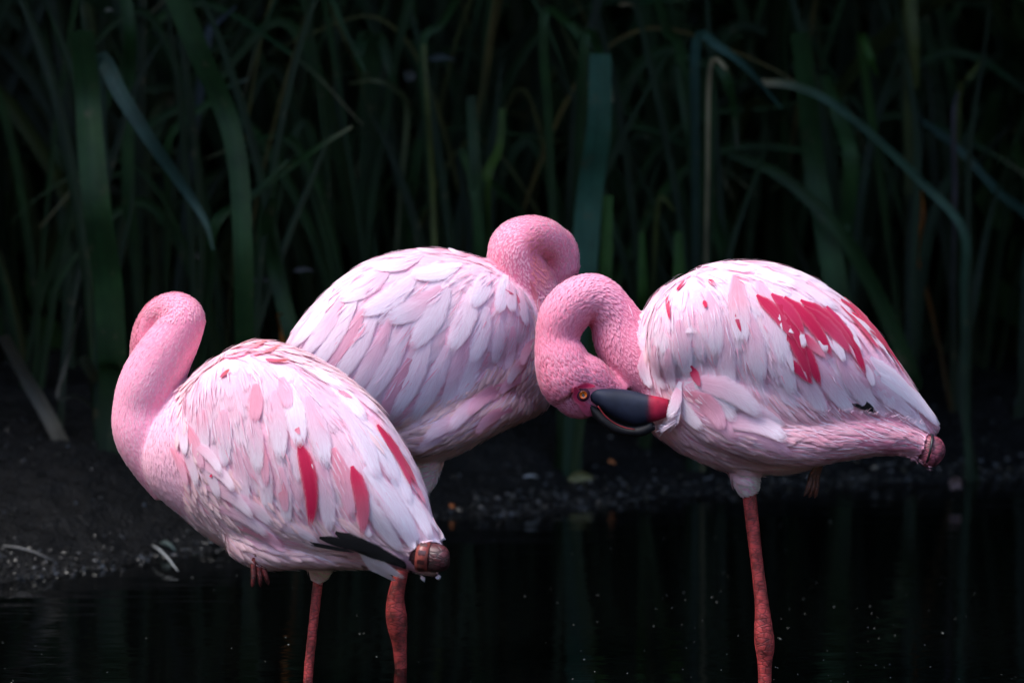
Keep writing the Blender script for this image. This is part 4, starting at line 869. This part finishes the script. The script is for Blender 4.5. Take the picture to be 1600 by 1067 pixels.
# dim reeds behind: four kinds of plant, copied leaf by leaf
def proto(seed, label):
    rnd = random.Random(seed); e = empty('reed_plant', Vector((0, 0, 0)), label, 'reed', 'dim reeds filling the bank behind'); 
    for k in range(10):
        a = rnd.gauss(0, .34); h = rnd.uniform(.6, 1.8); dy = rnd.uniform(-.15, .3); o = Vector((rnd.uniform(-.08, .08), rnd.uniform(-.06, .06), -.03)); droop = rnd.random() < .5
        P = [o+Vector((a*h*t**1.6, dy*t, h*(t-(.45 if droop else .08)*t**3)))+Vector((rnd.gauss(0, .006), 0, 0)) for t in (0, .25, .5, .75, .9, 1)]
        w = rnd.uniform(.018, .042); c = mix(mix(DGREEN, TEAL, rnd.random()**3*.6), (.03, .04, .008), .5*(rnd.random() < .25))
        strip3(P, [w*.8, w, w, w*.8, w*.5, .001], [c]*6, .3, rnd.uniform(-2.5, 2.5)).build('leaf', M_REED, e)
    return e
def copy_thing(e, loc, rz, sc):
    c = e.copy(); COL.objects.link(c); c.location = loc; c.rotation_euler = (0, 0, rz); c.scale = (sc, sc, sc)
    for ch in e.children:
        d = ch.copy(); COL.objects.link(d); d.parent = c
    return c
LBL = 'clump of narrow dark green leaves standing in the gloom of the reed bed'
protos = [proto(s, LBL) for s in (3, 14, 25, 36)]
for p_ in protos:
    for ch in p_.children: ch.matrix_parent_inverse = Matrix()
rr = random.Random(5); spots = []
for row, (dy, n) in enumerate(((.78, 9), (1.05, 14), (1.4, 18))):
    for i in range(n):
        x = -1.55+3.3*(i+rr.uniform(.1, .9))/n; y = max(shore(x), 1.2)+dy+rr.uniform(-.1, .12) + (.5 if x < -.3 else .1)
        spots.append((x, y))
for i, (x, y) in enumerate(spots):
    src = protos[i % 4]; loc = Vector((x, y, gz(x, y, False)))
    if i < 4: src.location = loc; src.rotation_euler = (0, 0, rr.uniform(0, 6.28))
    else: copy_thing(src, loc, rr.uniform(0, 6.28), rr.uniform(.75, 1.15))

LB2 = ['arching', 'crossing', 'leaning', 'nodding']
def archer(px, i):
    """a looser plant whose leaves arch over and cross its neighbours"""
    rnd = random.Random(900+i); X0 = at(px, 600, 2.4).x; y = max(shore(X0), 1.2)+rnd.uniform(.75, 1.15); x = at(px, 600, y).x; z = gz(x, y)-.02
    side = 'left' if px < 500 else ('middle' if px < 1000 else 'right')
    e = empty('reed_plant', Vector((x, y, z)), 'loose reed plant with arched and crossing leaves in the '+side+' of the reed bed', 'reed', 'arched reeds in the '+side+' of the reed bed')
    for k in range(6):
        s1 = rnd.choice((-1, 1)); rch = rnd.uniform(.15, .75)*s1; h = rnd.uniform(.45, 1.3); fall = rnd.uniform(-.05, .45)
        o = Vector((x+rnd.uniform(-.05, .05), y+rnd.uniform(-.08, .08), z)); kink = rnd.uniform(.5, .8)
        P = [o, o+Vector((rch*.10, 0, h*.45)), o+Vector((rch*.28, -.02, h*.85)), o+Vector((rch*.5, -.03, h)), o+Vector((rch*.8, -.05, h-fall*.45)), o+Vector((rch, -.06, h-fall))]
        w = rnd.uniform(.010, .030); c = mix(mix(TEAL, LGREEN, rnd.random()*.5), DGREEN, rnd.uniform(.1, .7)); tp = TAN if rnd.random() < .25 else c
        if rnd.random() < .12: c = mix(OLIVE, RUST, rnd.random()*.25); w *= .35; rch *= .4
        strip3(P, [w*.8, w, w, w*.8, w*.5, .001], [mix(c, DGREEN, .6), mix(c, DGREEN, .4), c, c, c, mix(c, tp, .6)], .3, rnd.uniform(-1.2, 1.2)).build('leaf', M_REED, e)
for i, px in enumerate([60, 380, 500, 570, 620, 690, 740, 800, 850, 905, 960, 1010, 1060, 1110, 1160, 1210, 1260, 1310, 1360, 1400, 1440, 1480, 1520, 1560, 1600, 1640]): archer(px, i)

# ------------------------------------------------------------------ trees round the pond, unseen, added to shade the bank and cut low sky light
def crown_mesh(seed, n, r, rz, leaf):
    g = np.random.default_rng(seed); m = MB(); rnd = random.Random(seed)
    lob = [Vector((rnd.gauss(0, r*.45), rnd.gauss(0, r*.45), rnd.gauss(0, rz*.4))) for _ in range(14)]
    P = []
    for i in range(n):
        c = lob[rnd.randrange(14)]; d = Vector(g.normal(size=3)).normalized()*(rnd.random()**.45); p = c+Vector((d.x*r*.55, d.y*r*.55, d.z*rz*.55))
        u = Vector(g.normal(size=3)).normalized(); v = u.orthogonal().normalized()*leaf*rnd.uniform(.5, 1.1); u = u*leaf*rnd.uniform(.6, 1.2); k = len(m.v)
        col = mix((.02, .05, .012), (.05, .10, .03), rnd.random())
        for q in (p-u*.5, p+v*.5, p+u*.5, p-v*.5): m.v.append(tuple(q)); m.c.append(col); m.uv.append((0, 0))
        m.f.append((k, k+1, k+2, k+3))
    return m.mesh('crown', M_TREE, False), lob
CR_ = [crown_mesh(51, 13000, 2.6, 1.8, .26), crown_mesh(52, 13000, 2.6, 1.8, .26)]
def tree(x, y, cz, ci, sc, label, group, lean=0):
    z0 = gz(x, y, False); e = empty('tree', Vector((x, y, z0)), label, 'tree', group)
    me, lob = CR_[ci]; c = link('crown', me, e); c.matrix_parent_inverse = Matrix(); c.location = (0, lean, cz-z0); c.scale = (sc, sc, sc)
    m = MB(); cc = Vector((x, y+lean, cz)); b = Vector((x, y, z0-.2))
    m.add(tube3([b, b.lerp(cc, .35)+Vector((.1, 0, 0)), b.lerp(cc, .7), cc+Vector((0, 0, .8))], [.24, .18, .14, .05], 12, 1, (.05, .04, .03)))
    for l in lob[:8]: s0 = b.lerp(cc, .55); m.add(tube3([s0, s0.lerp(cc+l*sc, .5)+Vector((0, 0, .1)), cc+l*sc], [.09, .05, .015], 8, 1, (.05, .04, .03)))
    m.build('trunk', M_BARK, e)
GT = 'trees standing behind the reed bed'; GO = 'unseen trees added round the rest of the pond'
for i, (x, y, cz, sc, lean) in enumerate([(-5.6, 6.2, 3.9, 1.0, -3.0), (-2.7, 6.0, 3.9, 1.0, -2.9), (.2, 6.4, 3.9, 1.0, -3.3), (3.1, 6.2, 3.9, 1.0, -2.9), (6.0, 6.5, 3.9, 1.0, -3.0)]):
    tree(x, y, cz, i % 2, sc, 'dark leafy tree added overhead to shade the reed bed, '+['leftmost of five', 'over the left bird side', 'over the middle', 'over the right bird side', 'rightmost of five'][i], GT, lean)  # canopy out of view, added for the shade it casts on bank and reeds
for i, (x, y, cz, sc) in enumerate([(-5, 9.5, 3.2, 1.4), (0, 9.8, 3.2, 1.4), (5, 9.5, 3.2, 1.4)]): tree(x, y, cz, (i+1) % 2, sc, 'taller tree of the second row behind the reed bed, '+['left', 'middle', 'right'][i], GT)
for i, (x, y, cz, sc) in enumerate([(-9, 2, 3.0, 1.2), (-10, -4, 3.2, 1.3), (9.5, 2, 3.0, 1.2), (10, -4, 3.2, 1.3), (-7, -13, 3.4, 1.4), (-2.5, -14, 3.4, 1.4), (2.5, -14, 3.4, 1.4), (7, -13, 3.4, 1.4), (-11, -1, 6, 1.4), (11, -1, 6, 1.4)]):
    tree(x, y, cz, i % 2, sc, 'leafy tree added beside the pond outside the view, '+['left of the reed bed', 'left shore', 'right of the reed bed', 'right shore', 'behind the viewer, far left', 'behind the viewer, left', 'behind the viewer, right', 'behind the viewer, far right', 'tall one level with the birds, left', 'tall one level with the birds, right'][i], GO)  # unseen ring of trees added to hold back low sky light
# low dark bushes behind the reeds
BW = ['at the far left', 'behind the arching blade', 'left of the middle bird', 'behind the middle bird back', 'right of centre', 'behind the right bird', 'near the right edge', 'beyond the right edge']
def bush(x, y, r, i):
    me, lob = CR_[i % 2]; z0 = gz(x, y, False); e = empty('bush', Vector((x, y, z0)), 'dense dark bush closing the view behind the reeds, '+BW[i], 'bush', 'bushes behind the reeds')
    c = link('foliage', me, e); c.matrix_parent_inverse = Matrix(); c.location = (0, 0, r*.55); c.rotation_euler = (0, 0, i*1.3); c.scale = (r/2.4, r/2.4, r/1.7)
for i, x in enumerate(np.linspace(-4.5, 4.5, 8)): bush(float(x), 4.6+.3*math.sin(i*2.1), 1.25, i)

# ------------------------------------------------------------------ litter on the mud, flecks on the water
def lump(m, p, r, rnd, col, flat=.6):
    n0 = len(m.v); ph = (1+5**.5)/2
    vs = [(-1,ph,0),(1,ph,0),(-1,-ph,0),(1,-ph,0),(0,-1,ph),(0,1,ph),(0,-1,-ph),(0,1,-ph),(ph,0,-1),(ph,0,1),(-ph,0,-1),(-ph,0,1)]
    fs = [(0,11,5),(0,5,1),(0,1,7),(0,7,10),(0,10,11),(1,5,9),(5,11,4),(11,10,2),(10,7,6),(7,1,8),(3,9,4),(3,4,2),(3,2,6),(3,6,8),(3,8,9),(4,9,5),(2,4,11),(6,2,10),(8,6,7),(9,8,1)]
    a = rnd.uniform(0, 6.28); ca, sa = math.cos(a), math.sin(a); e = rnd.uniform(.6, 1.6)
    for v in vs:
        k = r/1.9*rnd.uniform(.75, 1.25); x, y, z = v[0]*k*e, v[1]*k, v[2]*k*flat
        m.v.append((p[0]+x*ca-y*sa, p[1]+x*sa+y*ca, p[2]+z)); m.c.append(col); m.uv.append((0, 0))
    m.f += [tuple(n0+i for i in f) for f in fs]
rnd = random.Random(9); pm = MB()
for i in range(3800):
    x = rnd.uniform(-1.5, 1.6); d = abs(rnd.gauss(0, .07)) if i % 4 else rnd.uniform(0, 1.0); y = shore(x)+d-.03+.09*0
    z = gz(x, y); 
    if z < -.004: continue
    r = rnd.uniform(.0015, .0065)*(1.6 if rnd.random() < .06 else 1); g = rnd.uniform(.008, .03); 
    if rnd.random() < .03: g = rnd.uniform(.05, .14)
    lump(pm, (x, y, z+r*.2), r, rnd, (g, g*.94, g*.9))
M_PEB = gloss_mat('wet_pebble', .3, .5, 300, .15)
pm.build('pebbles', M_PEB, sm=False, kind='stuff')
fm_ = MB()
for i in range(190):
    px = rnd.uniform(-20, 1620); py = 700+400*rnd.random()**.6; 
    if rnd.random() < .45: px = rnd.gauss(1250, 220); py = rnd.uniform(900, 1090)
    d = ray(px, py); t = -CAM_H/d.z; p = CL+d*t
    if p.y > shore(p.x)-.03 or gz(p.x, p.y) > -.01: continue
    r = rnd.uniform(.0004, .0010)*(1.8 if rnd.random() < .08 else 1); lump(fm_, (p.x, p.y, .0004), r, rnd, (.36, .36, .33), .4)
fm_.build('floating_specks', M_DEBRIS, sm=False, kind='stuff')
def litter(name, label, cat, px0, px1, w, col, yy=None, curl=.2, thick=None, mat=None):
    """a leaf or twig lying on the mud between two picture points"""
    def gpt(px, py):
        d = ray(px, py); t = 4.0
        for _ in range(4000):
            p = CL+d*t
            if p.z < max(gz(p.x, p.y), 0)+.002: break
            t += .002
        return CL+d*t+Vector((0, 0, .004))
    A = gpt(*px0); B = gpt(*px1)
    if thick:
        C = [A.lerp(B, t)+Vector((0, 0, .006*math.sin(t*3.1)+.002)) for t in (0, .3, .6, 1)]; m = tube3(C, [thick*.6, thick, thick*.8, thick*.3], 8, 1, col); o = m.build(name, mat or M_DEBRIS)
    else:
        P = [A.lerp(B, t)+Vector((0, 0, curl*(B-A).length*math.sin(t*3.14)*.5)) for t in (0, .3, .6, .85, 1)]
        m = strip3(P, [w*.3, w, w*.9, w*.5, .001], [col]*5, .5, .4, 3)
        up = MB(); up.add(m); o = up.build(name, M_DEBRIS)
    return tag(o, label, cat)
litter('twig', 'pale bleached twig lying at the water edge left of the left flamingo', 'twig', (238,856), (278,897), 0, (.30, .30, .29), thick=.0030)
litter('twig', 'thin dark twig on the mud at the lower left', 'twig', (5,857), (85,881), 0, (.16, .15, .14), thick=.0022)
litter('reed_stub', 'short cut piece of reed stem beside the pale twig', 'reed stem', (252,853), (275,866), 0, (.05, .07, .06), thick=.006)
litter('fallen_leaf', 'yellowish withered leaf on the mud between the middle and right flamingos', 'leaf', (888,752), (928,750), .022, (.09, .085, .03))
litter('fallen_leaf', 'small orange leaf scrap on the mud beneath the middle flamingo breast', 'leaf', (884,652), (896,650), .012, (.40, .12, .03))
litter('fallen_leaf', 'orange leaf scrap under the right flamingo bill', 'leaf', (950,722), (962,728), .008, (.40, .12, .03))
litter('fallen_leaf', 'tiny orange leaf scrap at the shoreline beside the left flamingo tail', 'leaf', (702,792), (710,795), .008, (.45, .13, .03))
litter('fallen_leaf', 'grey straw lying on the mud right of the middle flamingo thigh', 'straw', (818,748), (842,748), .004, (.35, .35, .36))
litter('fallen_leaf', 'pale curled leaf on the dark ground between left and middle flamingos', 'leaf', (298,408), (332,402), .03, (.30, .26, .24)) if False else None
def scrap(label, px, py, y, w, h, col):
    P = [at(px-w/2+w*t, py+h*math.sin(t*3.1)*-.5, y+.01*t) for t in (0, .3, .6, .85, 1)]; z = pxm(h, y)
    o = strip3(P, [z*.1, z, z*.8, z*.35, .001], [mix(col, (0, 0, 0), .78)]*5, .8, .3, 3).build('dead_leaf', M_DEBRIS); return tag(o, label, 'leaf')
scrap('pale curled dead leaf caught in the reeds above the left flamingo back', 312, 404, 1.9, 38, 11, (.34, .28, .26))
scrap('faint grey dead leaf caught in the reeds left of the middle flamingo', 412, 440, 1.95, 46, 8, (.16, .15, .17))
scrap('second faint grey dead leaf just above the middle flamingo wing edge', 475, 424, 1.95, 34, 8, (.20, .18, .19))
scrap('bright straw scrap in the dark at the top left corner', 170, 18, 2.0, 14, 6, (.55, .5, .38))
scrap('pink petal shaped scrap at the waterline right of the right flamingo tail', 1494, 765, 1.95, 14, 22, (.45, .28, .28))
scrap('yellowed scrap curled under the top edge, right of centre', 978, 10, 2.1, 26, 8, (.34, .22, .08))
scrap('whitish leaf bit among the reeds at upper centre left', 642, 128, 2.15, 12, 20, (.20, .20, .18))
scrap('blurred pale leaf lying sideways among the reeds at upper centre', 690, 95, 2.4, 44, 12, (.14, .18, .18))
